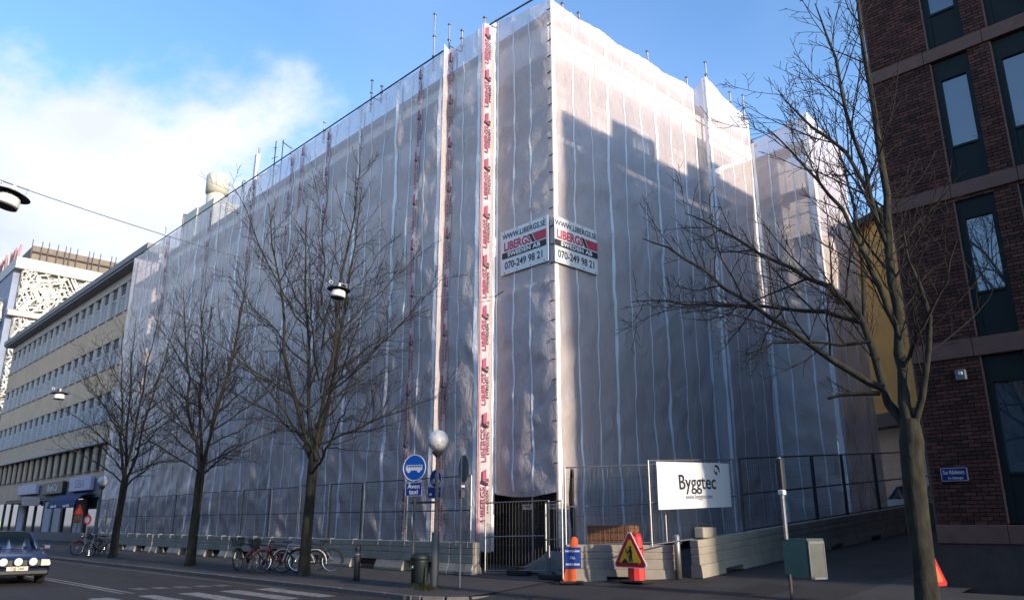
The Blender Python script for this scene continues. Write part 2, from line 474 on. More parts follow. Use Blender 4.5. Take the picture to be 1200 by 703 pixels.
# kerb stones
kerb = structure('kerb', MB().box(-300, -62, KY-.12, KY, -.15, .012), 'kerb')
stone_me = MB().cbox(0, .985, -.12, 0, -.15, .012, .012).mesh('kerb_stone', 'kerb')
for k in range(47):
    put('kerb_stone', stone_me, kerb, (-61.9+k, KY, random.uniform(-.004, .004)))
x0 = -14.9-.0
def arc(cx, cy, a0, a1, n):
    for k in range(n):
        a = a0+(a1-a0)*(k+.5)/n
        seg = CRAD*abs(a1-a0)/n
        me = MB().cbox(-seg/2+.006, seg/2-.006, -.12, 0, -.15, .012, .012).mesh('kerb_stone', 'kerb')
        px, py = cx+CRAD*math.cos(a), cy+CRAD*math.sin(a)
        put('kerb_stone', me, kerb, (px, py, -.02*k/n), (0, 0, a+R(90)))
arc(CL-CRAD, KY+CRAD, R(-90), R(0), 4)
arc(CR+CRAD, KY+CRAD, R(-90), R(-180), 4)
for k in range(14): put('kerb_stone', stone_me, kerb, (CR+CRAD+k, KY, random.uniform(-.004, .004)))
for k in range(22):
    y = KY+CRAD+k
    put('kerb_stone', stone_me, kerb, (CR, y+1, gz(y+.5)+.0), (R(0), R(4.2) if y > 12 else 0, R(-90)))
# painted markings
def mark(name, x0, x1, y0, y1, m='paint'):
    n = 14; g = MB()
    for i in range(n+1):
        x = x0+(x1-x0)*i/n
        w0 = random.uniform(-.02, .02); w1 = random.uniform(-.02, .02)
        g.v += [(x, y0+w0, -.096), (x, y1+w1, -.096)]
    for i in range(n): g.f.append((2*i, 2*i+2, 2*i+3, 2*i+1))
    return g.build(name, m, road)
for y in (8.05, 9.1, 10.05):
    mark('zebra_stripe', -20.4, -17.1, y, y+.5)
for y in (3.0, 4.0, 5.0, 6.0): mark('zebra_stripe', -20.4, -17.1, y, y+.5)
mark('zebra_stripe', -20.4, -17.1, 7.1, 7.5)
for y0 in (7.0, 7.22): mark('lane_line', -60, -21.2, y0, y0+.11)
mark('lane_line', -60, -19.8, 10.62, 10.74, 'paint_worn')
for k in range(5): mark('stop_dash', -22.9+.1*k, -22.2+.1*k, 7.7+.52*k, 8.05+.52*k, 'paint_worn')

# ---------------------------------------------------------------- the wrapped corner building
BX, BY = -16.75, 17.75            # building faces behind the scaffold (side street, main street)
wb = thing('corner_building', 'tall plastered corner building standing behind the wrapped scaffold', 'building', (BX, BY, 0))
def loc(*p): return (p[0]-BX, p[1]-BY, p[2])
MB().box(-52.4-BX, 0, 0, 14.5, 0, 19.2).build('wall', 'wallw', wb)
MB().box(-52.4-BX, .25, -.25, 14.5, 19.2, 19.35).build('roof', 'roofdark', wb)
MB().box(-3.0, 2.9, 10.9, 13.6, .8, 16.6).build('stair_wing', 'wallw', wb)
M['dark_facing'] = mk('added_dark_facing', (.035, .033, .036), .7, .2, 2)  # unseen dark facing, added so the sheeting looks darker towards the ground
MB().box(-52.4-BX, .05, -.05, 11, 0, 5.4).build('added_dark_base', 'dark_facing', wb)
wl_me = MB().box(-.7, .7, -.04, .3, 0, 1.75).mesh('window', 'winw')
wr_me = MB().box(-.3, .04, -.7, .7, 0, 1.75).mesh('window', 'winw')
band_l = MB().box(-52.4-BX, 0, -.10, 0, -.16, .16).mesh('cornice', 'wallw')
for fl in range(5):
    z = 4.4+2.75*fl
    put('cornice', band_l, wb, (0, 0, z-.75))
    for k in range(13): put('window', wl_me, wb, (-1.7-2.7*k, 0, z))
    for k in range(4): put('window', wr_me, wb, (0, 1.6+2.5*k, z))
for k in range(13): put('shop_window', MB().box(-1.05, 1.05, -.04, .3, 0, 2.3).mesh('shop_window', 'winw') if k == 0 else bpy.data.meshes['shop_window'], wb, (-1.7-2.7*k, 0, .7))

# sheeting runs: start, direction, outward normal, length, bottom, top (start, end), seed
P1, P2, P3 = 15.40, 15.65, 16.36
XA, XB, XC, XD = -52.5, -19.80, -17.95, -15.30
XT, YT, YW, XW, YE = -14.73, 24.9, 28.2, -12.2, 31.4
RUNS = [
    dict(n='A', o=(XA, P1), d=(1, 0), nr=(0, -1), w=XB-XA, z0=.75, z1=(18.5, 18.3)),
    dict(n='Ar', o=(XB, P1), d=(0, 1), nr=(1, 0), w=P2-P1, z0=.75, z1=(18.65, 18.5), ret=1),
    dict(n='B', o=(XB, P2), d=(1, 0), nr=(0, -1), w=XC-XB, z0=.8, z1=(18.5, 18.6)),
    dict(n='Br', o=(XC, P2), d=(0, 1), nr=(1, 0), w=P3-P2, z0=.75, z1=(18.65, 19.05), ret=1),
    dict(n='C', o=(XC, P3), d=(1, 0), nr=(0, -1), w=XD-XC, z0=2.45, z1=(19.1, 18.62)),
    dict(n='D', o=(XD, P3), d=(0, 1), nr=(1, 0), w=YT-P3, z0=.9, z1=(18.62, 18.75)),
    dict(n='Dr', o=(XD, YT), d=(1, 0), nr=(0, -1), w=XT-XD, z0=1.1, z1=(18.7, 19.1), ret=1),
    dict(n='E', o=(XT, YT), d=(0, 1), nr=(1, 0), w=YW-YT, z0=1.3, z1=(19.1, 18.3)),
    dict(n='F', o=(XT, YW), d=(1, 0), nr=(0, -1), w=XW-XT, z0=1.5, z1=(17.2, 17.75)),
    dict(n='G', o=(XW, YW), d=(0, 1), nr=(1, 0), w=YE-YW, z0=1.6, z1=(17.75, 17.3)),
    dict(n='H', o=(XA, P1), d=(0, 1), nr=(-1, 0), w=1.6, z0=.75, z1=(18.5, 18.5), ret=1),
    dict(n='I', o=(XW, YE), d=(-1, 0), nr=(0, 1), w=3.0, z0=1.6, z1=(17.3, 17.3)),
]
def fbm(x, y, s):
    return noise.noise(Vector((x, y, s)))+.5*noise.noise(Vector((x*2.1, y*2.1, s+7)))
def disp(r, s, z):
    """bulge of the sheeting out of its plane"""
    sd = hash(r['n']) % 7 if False else sum(map(ord, r['n']))*.37
    w = r['w']
    edge = min(s, w-s)
    k = min(1, max(0, edge/.35))
    # held back by the ties at every lift, billowing between them
    tie = .55+.45*abs(math.sin(math.pi*(z-.4)/2.0))
    a = .10*fbm(s*.55, z*.30, sd)*tie
    b2 = noise.noise(Vector((s*1.1+z*.7, z*.5-s*.25, sd+3)))
    c = noise.noise(Vector((s*.8-z*.9, z*.55+s*.3, sd+11)))
    a += .09*(.35-abs(b2))+.08*(.3-abs(c))+.03*noise.noise(Vector((s*3.1+z*.4, z*1.3, sd+31)))
    if z < 4.2:
        f = (4.2-z)/3.4
        a += f*(.13*(.3-abs(noise.noise(Vector((s*.9+z*1.1, z*.8-s*.3, sd+21)))))+.08*noise.noise(Vector((s*2.2, z*1.5, sd+5))))
    if r['n'] == 'C':
        # strained folds running in to the lacing at the corner
        q = max(0, 1-(w-s)/1.6)
        a += .075*q*abs(math.sin(math.pi*(z*.95+.55*(w-s)+.2*math.sin(z*.7))))
        q2 = max(0, 1-s/1.0)
        a += .04*q2*abs(math.sin(math.pi*(z*.8-.7*s)))
    if r['n'] in ('D', 'E'):
        a *= .8
    if (r['n'] == 'C' or (r['n'] == 'D' and s < 2.3)) and 8.7 < z < 11.2: a *= .25      # held flat behind the two signs
    return a*k
def pos(r, s, z, off=0.0):
    h = disp(r, s, z)+off
    return (r['o'][0]+r['d'][0]*s+r['nr'][0]*h, r['o'][1]+r['d'][1]*s+r['nr'][1]*h, z)
def top(r, s):
    t = s/r['w']
    sag = 0 if r.get('ret') else .10*abs(math.sin(math.pi*s/2.7))
    return r['z1'][0]*(1-t)+r['z1'][1]*t-sag
sheet = thing('scaffold_sheeting', 'translucent white plastic sheeting laced round the whole scaffold', 'sheeting', (0, 0, 0))
def sheet_panel(r, s0, s1, i):
    ns = max(3, int((s1-s0)/.10)); g = MB()
    far = r['n'] == 'A' and s1 < 12
    nz = 110 if far else 175
    for a in range(ns+1):
        s = s0+(s1-s0)*a/ns; t1 = top(r, s)
        z0 = r['z0']
        if r['n'] == 'C':   # the hem hangs in a curve over the gate
            z0 = 2.42+.12*math.sin(math.pi*min(1, s/r['w'])*1.0)*-1+.10*(1-min(1, s/.4))*0
        if r['n'] == 'D' and s > 3: z0 = r['z0']+.04*(s-3)
        for k in range(nz+1):
            g.v.append(pos(r, s, z0+(t1-z0)*k/nz))
    for a in range(ns):
        for k in range(nz):
            q = a*(nz+1)+k; g.f.append((q, q+nz+1, q+nz+2, q+1))
    return g.build('sheet', 'film', sheet, True)
def band(r, s, wd, m='ribbon', name='band', wob=.035, off=.014, zb=None, zt=None):
    g = MB(); t1 = (zt or top(r, min(max(s, .02), r['w']-.02)))-.0
    z0 = zb or (r['z0']+.02); n = int((t1-z0)/.16)
    ph = random.uniform(0, 9)
    for k in range(n+1):
        z = z0+(t1-z0)*k/n
        # straight from tie to tie, shifted a little at each one
        lift = (z+ph)/2.05; i0 = math.floor(lift); f = lift-i0
        a0 = noise.noise(Vector((i0*3.7, s*5.1, 2))); a1 = noise.noise(Vector(((i0+1)*3.7, s*5.1, 2)))
        ww = wob*2.2*(a0*(1-f)+a1*f)+wob*.5*noise.noise(Vector((z*1.5, s, 4)))
        wv = wd*(.8+.35*noise.noise(Vector((z*1.1, s*3, 9))))
        for e in (-.5, .5):
            q = min(max(s+ww+e*wv, 0.0), r['w'])
            g.v.append(pos(r, q, z, off))
    for k in range(n): g.f.append((2*k, 2*k+1, 2*k+3, 2*k+2))
    return g.build(name, m, sheet, True)
for r in RUNS:
    w = r['w']
    n = max(1, round(w/2.75))
    if r['n'] == 'C': n = 1
    cuts = [w*i/n for i in range(n+1)]
    for i in range(n): sheet_panel(r, cuts[i], cuts[i+1], i)
    if r.get('ret'):
        if w > .5: band(r, w-.09, .15, wob=.012); 
        continue
    for i, c in enumerate(cuts):
        if 0 < i < n: band(r, c, random.choice((.17, .2, .15)), name='seam', wob=.015)
    for i in range(n):
        wd = cuts[i+1]-cuts[i]
        m = max(1, round(wd/.93))
        for j in range(1, m):
            band(r, cuts[i]+wd*j/m+random.uniform(-.06, .06), random.uniform(.055, .09))
    if r['n'] in 'DEFG': band(r, .10, .17, name='seam', wob=.01)
    if r['n'] in ('C',): band(r, .07, .15, name='seam', wob=.01)
    if r['n'] in ('A', 'B', 'D', 'E', 'F', 'G'): band(r, w-.12, .2, name='seam', wob=.01)
# lacing hooks at the corner edge
hook_me = MB().box(-.10, .06, -.03, .0, -.012, .012).mesh('lacing_hook', 'steel_dark')
for k in range(26): put('lacing_hook', hook_me, sheet, (XD-.02+random.uniform(-.02, .02), P3-.03, 3.2+.6*k), (0, R(random.uniform(-14, 14)), 0))
# printed tapes: repeated vertical print in red and black
RED = text_mesh('LIBERGS', .21, 'tape_red', .006, 1.35)
RED2 = MB().prism([(-.24, -.075), (.22, -.075), (.14, .075), (-.18, .075)], 0, .004, 'z').mesh('print_block', 'tape_red')
BLK = text_mesh('SWEDEN', .125, 'ink_black', .003, 1.3, 0, 'CENTER', 1.1)
BLK2 = text_mesh('AB', .125, 'ink_black', .003, 1.3, 0, 'CENTER', 1.1)
TICK = MB().prism([(-.09, -.11), (.0, -.11), (.09, .11), (0, .11)], 0, .004, 'z').mesh('print_tick', 'ink_black')
rA, rB, rBr = RUNS[0], RUNS[2], RUNS[3]
def tape(r, s, zt, zb, wd=.30):
    band(r, s, wd, 'tape', 'printed_tape', .0, .03, zb, zt)
    z = zt-.95
    facing = ROT_FRONT if r['nr'][1] < 0 else ROT_RIGHT
    rotm = Matrix.Rotation(facing[2], 4, 'Z') @ Matrix.Rotation(R(90), 4, 'X') @ Matrix.Rotation(R(90), 4, 'Z')
    e = rotm.to_euler()
    while z > zb+.8:
        mid = max(disp(r, min(max(s+q, 0), r['w']), z+h)+.03 for q in (-.15, 0, .15) for h in (-.7, -.35, 0, .35, .7))
        def at_(ds, dz):
            h = mid+.012
            return (r['o'][0]+r['d'][0]*(s+ds)+r['nr'][0]*h, r['o'][1]+r['d'][1]*(s+ds)+r['nr'][1]*h, z+dz)
        put('red_print', RED, sheet, at_(-.045, -.20), e)
        put('red_print_block', RED2, sheet, at_(-.045, .60), e)
        put('black_tick', TICK, sheet, at_(-.04, .40), e)
        put('black_print', BLK, sheet, at_(.085, -.14), e); put('black_print', BLK2, sheet, at_(.085, .44), e)
        if r is not rBr:
            for o in KIDS[sheet.name][-5:]: o.scale = (1, .68, 1)
        z -= 1.72
tape(rA, -21.1-XA, 18.3, 1.0, .24)
tape(rB, .25, 18.4, 1.0, .24)
tape(rBr, .24, 18.75, .8, .34)
M['tape_pink'] = film('pink_tape', (.85, .42, .46), .05, .3, .3, .3)
band(rBr, .055, .085, 'tape_pink', 'pink_strip', .0, .036, .8, 18.7)
tape(rA, -27.75-XA, 18.3, 9.0, .26)
tape(rA, -29.9-XA, 18.3, 14.4, .26)
tape(rA, -31.0-XA, 18.2, 12.2, .26)
tape(rA, -35.0-XA, 18.3, 12.4, .26)
tape(rA, -40.1-XA, 18.3, 12.0, .26)
tape(rA, -46.2-XA, 18.3, 11.0, .26)

# scaffold behind the sheeting
scf = thing('scaffold', 'steel tube scaffold with boards, its pole ends rising above the sheeting', 'scaffold', (0, 0, 0))
LIFT = 2.0
def std(x, y, z1, z0=None, r=.03, m='steel', name='standard'):
    z0 = gz(y) if z0 is None else z0
    g = MB().tube([(0, 0, z0), (0, 0, z1)], r, 6)
    return g.build(name, m, scf, False, (x, y, 0))
def rail(p, q, r=.026, m='steel', name='ledger'):
    return MB().tube([p, q], r, 6).build(name, m, scf)
bays = [XA+.15+i*(XB-XA-.3)/12 for i in range(13)]
deck_me = {}
def deck(x0, x1, y0, y1, z):
    k = (round(x1-x0, 3), round(y1-y0, 3))
    if k not in deck_me:
        g = MB(); along_x = (x1-x0) > (y1-y0)
        for i in range(3):
            if along_x:
                h = (y1-y0)/3; g.box(.02, x1-x0-.02, i*h+.01, (i+1)*h-.01, 0, .05)
            else:
                h = (x1-x0)/3; g.box(i*h+.01, (i+1)*h-.01, .02, y1-y0-.02, 0, .05)
        deck_me[k] = g.mesh('deck', 'deck')
    put('deck', deck_me[k], scf, (x0, y0, z))
for i, x in enumerate(bays):
    std(x, P1+.22, 18.2); std(x, P1+1.3, 18.0)
for lv in range(1, 9):
    z = .45+LIFT*lv
    for i in range(12):
        deck(bays[i], bays[i+1], P1+.28, P1+1.25, z)
    rail((XA+.15, P1+.22, z-.08), (XB-.1, P1+.22, z-.08)); rail((XA+.15, P1+.22, z+1.0), (XB-.1, P1+.22, z+1.0), name='guard_rail')
for lv in range(1, 9):
    z = .45+LIFT*lv
    for i in range(12): put('toe_board', bpy.data.meshes.get('toe_l') or MB().box(.03, bays[1]-bays[0]-.03, 0, .03, 0, .2).mesh('toe_l', 'deck'), scf, (bays[i], P1+.24, z+.03))
    MB().box(0, XD-XC-.4, 0, .03, 0, .2).build('toe_board', 'deck', scf, False, (XC+.2, P3+.2, z+.13))
    MB().box(0, .03, 0, YW-P3-.3, 0, .2).build('toe_board', 'deck', scf, False, (XD-.25, P3+.25, z+.13))
for i in range(0, 12, 3):
    for lv in range(0, 8, 2):
        z = .45+LIFT*lv
        rail((bays[i], P1+.25, z), (bays[i+1], P1+.25, z+2*LIFT), name='brace')
ybays = [P3+.2+i*(YW-P3-.4)/5 for i in range(6)]
for y in ybays:
    std(XD-.22, y, 18.4); std(XD-1.2, y, 18.0)
for lv in range(1, 9):
    z = .55+LIFT*lv
    for i in range(5): deck(XD-1.22, XD-.28, ybays[i], ybays[i+1], z)
    rail((XD-.22, P3+.2, z-.08), (XD-.22, YW, z-.08)); rail((XD-.22, P3+.2, z+1.0), (XD-.22, YW, z+1.0), name='guard_rail')
    deck(XB+.1, XD-.3, P3+.25, P3+1.2, z)
    deck(XD-1.1, XW-.25, YW+.2, YW+1.2, z)
    rail((XT-.2, YT+.1, z), (XT-.2, YW, z))
    rail((XD, YW+.2, z+.95), (XW-.2, YW+.2, z+.95), name='guard_rail')
for i in (0, 3):
    for lv in range(0, 8, 2):
        z = .55+LIFT*lv
        rail((XD-.25, ybays[i], z), (XD-.25, ybays[i+1], z+2*LIFT), name='brace')
rail((XT, YW+.22, 2.0), (XW-.2, YW+.22, 6.0), name='brace'); rail((XW-.22, YW+.2, 6.0), (XW-.22, YE, 2.0), name='brace')
rail((XW-.22, YW+.2, 2.2), (XW-.22, YE, 6.2), name='brace')
for p in ((XT-.2, YT+.15), (XT-.2, YW-.1), (XW-.2, YW+.25), (XW-.2, YE-.15)): std(p[0], p[1], 17.4)
std(XB+.15, P2+.25, 18.4); std(XC-.1, P2+.25, 18.5); std(XD-.25, P3+.25, 18.6)
# dark rail along the top of the sheeting
rail((XA, P1-.03, 18.52), (XB, P1-.03, 18.33), .035, 'steel_dark', 'top_rail'); rail((XC-.05, P2+.3, 18.75), (XD-.9, P3+.2, 19.25), .035, 'steel_dark', 'top_rail')
rail((XC-.1, P3-.02, 19.16), (XD-.3, P3-.02, 18.98), .035, 'steel_dark', 'top_rail')
# pole ends with their couplers
def pole_end(x, y, z0, z1, arm=None):
    g = MB().tube([(0, 0, 0), (0, 0, z1-z0)], .034, 8)
    for h in (.25, .6, .95):
        if h*(z1-z0)/1.0 < z1-z0: g.box(-.055, .055, -.055, .055, (z1-z0)*h-.03 if h < .9 else z1-z0-.05, (z1-z0)*h+.03 if h < .9 else z1-z0)
    if arm: g.tube([(0, 0, (z1-z0)*.45), (arm, 0, .15)], .025, 6)
    g.build('pole_end', 'steel', scf, False, (x, y, z0))
for a in ((-20.55, P1+.1, 17.9, 20.4), (-19.95, P2+.1, 18.0, 19.75, .75), (-19.2, P2+.1, 18.2, 19.1), (-24.75, P1+.1, 17.9, 19.4, .8), (-24.0, P1+.1, 18, 18.8), (-28.5, P1+.1, 17.9, 18.95),
          (-31.5, P1+.1, 18, 18.8), (XC-.1, P2+.2, 18.2, 19.1), (XD-.2, 22.1, 18.2, 19.35), (XD-.15, 24.7, 18.2, 19.3), (XT-.1, 25.2, 18.4, 19.95), (XT-.1, 27.0, 18.0, 19.3), (XT-.1, 28.1, 18, 19.6), (XD-.15, 18.0, 18.3, 19.0),
          (XD-.1, 16.6, 18.2, 18.95), (XD-.1, 17.1, 18.2, 18.9), (-36.5, P1+.1, 18, 18.8), (-47.5, P1+.1, 18, 19.3)):
    pole_end(*a)
# two white contractor signs at the corner
def contractor_sign(name, label, o, rot, w=2.16, h=1.5):
    t = thing(name, label, 'sign', o, 0, 'pair of contractor signs at the wrapped corner')
    t.rotation_euler = rot
    MB().cbox(-w/2, w/2, -h/2, h/2, .012, .03, .005).build('panel', 'white', t)
    z = .034
    put('lettering', text_mesh('WWW.LIBERGS.SE', .26, 'ink_black', .004, .93), t, (0, .53, z))
    put('red_lettering', text_mesh('LIBERGS', .40, 'ink_red', .014, .86), t, (-.30, .175, z))
    MB().prism([(.55, .03), (1.0, .03), (1.0, .33), (.40, .33)], 0, .004, 'z').build('red_flag', 'ink_red', t, False, (0, 0, z))
    MB().prism([(.40, .03), (.52, .03), (.36, .33), (.24, .33)], 0, .006, 'z').build('black_slash', 'ink_black', t, False, (.0, 0, z))
    MB().box(-1.0, 1.0, -.22, -.01, 0, .004).build('black_bar', 'ink_black', t, False, (0, 0, z))
    put('lettering', text_mesh('SWEDEN AB', .19, 'white', .008, 1.28, 0, 'CENTER', 1.12), t, (0, -.115, z+.006))
    put('lettering', text_mesh('070-249 98 21', .34, 'ink_black', .006, .88), t, (0, -.47, z))
    for x in (-.9, -.3, .3, .9):
        for y in (-.69, .69): MB().lathe([(.022, 0), (.022, .006)], 8).build('eyelet', 'steel_dark', t, False, (x, y, .03))
contractor_sign('contractor_sign', 'white contractor sign on the shaded main street side of the wrapped corner', (-16.52, P3-.075, 10.02), ROT_FRONT, 2.16)
contractor_sign('contractor_sign', 'white contractor sign on the side street side of the wrapped corner', (XD+.065, 17.30, 9.95), ROT_RIGHT, 2.0)

# rooftop things
rv = thing('rooftop_ventilator', 'cream plant box with two round ventilator cowls on the wrapped roof', 'ventilator', (-63.0, 24, 19.5))
MB().box(-3.4, -.6, -.9, 1.6, 0, 8.3).build('plant_box', 'cream', rv)
MB().box(-3.55, -3.4, -1.0, 1.7, 0, 8.5).build('side_cladding', 'eave', rv)
MB().lathe([(.8, 5), (.8, 9.0), (.65, 9.0), (.65, 9.25), (.93, 9.25), (.96, 10.8), (.8, 11.0)], 20).build('cowl', 'cream', rv, True, (1.0, 0, 0))
MB().box(-.6, 2.6, -.8, 1.4, 0, 8.2).build('plant_box', 'cream', rv)
MB().lathe([(.5, 5), (.5, 9.0), (.66, 9.0), (.7, 10.5), (.6, 10.6)], 16).build('cowl', 'eave', rv, True, (-.4, .6, 0))
ant = thing('mobile_phone_mast', 'white panel mast with thin rods on the wrapped roof', 'mast', (-45.3, 20, 17.7))
MB().tube([(0, 0, 0), (0, 0, 7.8)], .06, 8).build('pole', 'steel', ant)
MB().cbox(-.16, .16, -.2, .06, 5.4, 7.3, .03).build('panel_antenna', 'white', ant)
MB().cbox(-.42, -.22, -.1, .1, 5.2, 6.9, .03).build('panel_antenna', 'white', ant)
MB().tube([(0, 0, 5.6), (-1.4, 0, 4.2)], .05, 6).tube([(.1, 0, 5.7), (1.3, 0, 5.5)], .03, 6).build('stay', 'steel', ant)
for x in (-2.1, -1.75): MB().tube([(x, 0, 0), (x, 0, 6.1)], .04, 6).build('rod', 'steel', ant)
for i, (x, h, lab) in enumerate(((-42.9, 7.4, 'thin roof aerial with short cross rods beside the panel mast'), (-41.9, 7.1, 'roof aerial with one long boom pointing to the right'))):
    t2 = thing('roof_aerial', lab, 'aerial', (x, 20, 17.7), 0, 'aerials on the wrapped roof')
    MB().tube([(0, 0, 0), (0, 0, h)], .035, 6).build('pole', 'steel_dark', t2)
    if i == 0:
        for z, l in ((5.0, .5), (5.3, .35), (6.2, .4), (6.9, .25)): MB().tube([(-l, 0, z+.1), (l, 0, z-.05)], .022, 5).build('cross_rod', 'steel_dark', t2)
    else:
        MB().tube([(-.1, 0, h-.1), (1.7, -.3, h-1.3)], .03, 5).build('boom', 'steel_dark', t2)
        MB().tube([(-1.3, .2, 5.9), (-.1, 0, 5.3)], .025, 5).build('boom', 'steel_dark', t2)

# ---------------------------------------------------------------- beige office building beside the wrapped one
OX, OY = -52.7, 17.0
ob = thing('office_building', 'long beige office building with rows of tall windows left of the wrapped scaffold', 'building', (OX, OY, 0))
OL = -41.2
PITCH = 1.95
NB = 21
MB().box(OL, 0, .30, 14, 0, 19.0).build('core_wall', 'shopwall', ob)
for z0, z1 in ((14.45, 16.32), (10.57, 12.35), (7.0, 8.45), (4.55, 5.09)):
    MB().box(OL, 0, 0, .30, z0, z1).build('spandrel', 'beige', ob)
MB().box(OL, 0, -.02, .30, 18.62, 19.25).build('fascia', 'pier', ob)
MB().box(OL-.3, 0, -.75, 14.3, 19.25, 19.42).build('eave', 'eave', ob)
MB().box(OL-.35, 0, -.85, 14.4, 19.42, 19.85).build('gutter', 'eave', ob)
MB().box(OL, 0, -.38, .0, 6.86, 7.02).build('ledge', 'pier', ob)
rows = ((16.32, 2.30), (12.35, 2.10), (8.45, 2.12))
pier_me = {}
for z0, h in rows:
    pier = MB().box(-.30, .30, .03, .30, 0, h).mesh('pier', 'pier')
    fr = MB().box(-.675, -.60, .10, .20, 0, h).box(.60, .675, .10, .20, 0, h).box(-.10, -.03, .08, .2, 0, h*.60).box(.26, .32, .08, .2, 0, h*.60).box(-.6, .6, .09, .2, h*.60, h*.64).mesh('window', 'frame_w')
    pn = MB().box(-.6, .6, .20, .24, 0, h).mesh('pane', 'pane')
    bl = MB().box(-.6, .34, .155, .18, h*.645, h-.01).mesh('blind', 'blind')
    cu = MB().box(-.56, -.34, .16, .195, .02, h*.6).box(-.0, .2, .16, .195, .02, h*.6).mesh('curtain', 'curtain')
    si = MB().box(-.70, .70, -.06, .10, -.05, .03).mesh('sill', 'sill')
    for k in range(NB):
        x = -1.1-PITCH*k
        w = put('window', fr, ob, (x, 0, z0))
        put('pane', pn, w); put('sill', si, w)
        if random.random() < .93: put('blind', bl, w)
        if random.random() < .8: put('curtain', cu, w)
        put('pier', pier, ob, (x-PITCH/2, 0, z0))
pier1 = MB().box(-.36, .36, -.02, .30, 0, 1.78).mesh('pier', 'beige')
fr1 = MB().box(-.62, -.56, .10, .20, 0, 1.77).box(.56, .62, .10, .20, 0, 1.77).box(-.04, .04, .09, .2, 0, 1.77).mesh('window', 'sill')
pn1 = MB().box(-.58, .58, .20, .24, 0, 1.77).mesh('pane', 'pane')
si1 = MB().box(-.64, .64, -.10, .10, -.05, .04).mesh('sill', 'sill')
for k in range(NB):
    x = -1.1-PITCH*k
    w = put('window', fr1, ob, (x, 0, 5.09)); put('pane', pn1, w); put('sill', si1, w)
    put('pier', pier1, ob, (x-PITCH/2, 0, 5.09))
# shop floor
MB().box(OL, -24, 0, .30, 3.3, 4.55).build('shop_fascia', 'beige', ob)
MB().box(-24, 0, .02, .30, 3.3, 4.55).build('shop_fascia', 'shopwall', ob)
MB().box(OL, 0, .0, .28, gz(17)-.1, .95).build('stall_riser', 'shopwall', ob)
gl_me = MB().box(-1.25, 1.25, .12, .18, .95, 3.3).mesh('shop_window', 'shopglass')
mu_me = MB().box(-.08, .08, .02, .26, .4, 3.3).mesh('shop_mullion', 'postdk')
for k in range(15):
    put('shop_window', gl_me, ob, (-1.45-2.75*k, 0, 0)); put('shop_mullion', mu_me, ob, (-.07-2.75*k, 0, 0))
for k in (3, 5, 6, 9): MB().box(-1.0, .9, .02, .1, .5, 3.2).build('shop_blind', 'curtain' if k != 5 else 'pier', ob, False, (-1.45-2.75*k, 0, 0))
MB().box(-.7, .2, .09, .115, 1.1, 1.75).build('lit_panel', 'litgreen', ob, False, (-33.5, 0, 0))
MB().box(-.3, .3, .09, .115, 1.6, 1.95).build('lit_panel', 'lit', ob, False, (-3.3, 0, 0))
MB().box(-4.4, 0, -.2, .0, 3.3, 5.0).build('entrance_canopy', 'postdk', ob)
# awning over a shop door
aw = thing('shop_awning', 'dark blue shop awning with white lettering under the beige office building', 'awning', (-62.4, 16.9, 2.6))
g = MB()
prof = [(0, 1.0), (-.35, .98), (-.75, .82), (-1.05, .52), (-1.15, .12), (-1.15, 0), (-1.1, 0), (-1.1, .12), (-1.0, .5), (-.7, .77), (-.33, .92), (0, .94)]
g.prism(prof, -3.3, 3.3, 'x'); g.build('canopy', 'awning', aw)
for x in (-1.6, 1.5):
    for k, w_ in enumerate((.34, .28)): MB().box(-w_, w_, -.012, 0, 0, .16).build('white_mark', 'white', aw, False, (x-.42+.78*k, -1.152, .05+.02*k))
def shop_sign(label, x0, x1, z0, z1, m, txt, ink, size, sx=1, shear=0):
    t = thing('shop_sign', label, 'sign', ((x0+x1)/2, 16.82, z0), 0, 'shop signs on the beige building')
    w, h = (x1-x0)/2, z1-z0
    MB().cbox(-w, w, -.12, .16, 0, h, .03).build('box', m, t)
    if txt: put('lettering', text_mesh(txt, size, ink, .008, sx, shear), t, (0, -.126, h/2), ROT_FRONT)
shop_sign('black shop sign with white script between the two pale shop signs', -71.9, -66.3, 3.75, 4.65, 'signdark', 'BodyCul', 'white', .75, 1.1, .25)
shop_sign('pale shop sign with blue letters above the dark blue awning', -64.6, -59.6, 3.78, 4.75, 'signpale', 'SIBA', 'bluedk', .85, 1.35)
shop_sign('pale blank shop sign left of the black one', -80.0, -74.0, 3.9, 4.7, 'signpale', '', 'white', .5)
t = thing('door_canopy', 'dark flat canopy over the shop door below the pale blank sign', 'canopy', (-76.5, 16.6, 3.15))
MB().box(-3.2, 2.6, -.7, .4, 0, .28).build('slab', 'sill', t); MB().box(2.6, 3.2, -.75, .4, -.2, .5).build('lamp_box', 'pier', t)

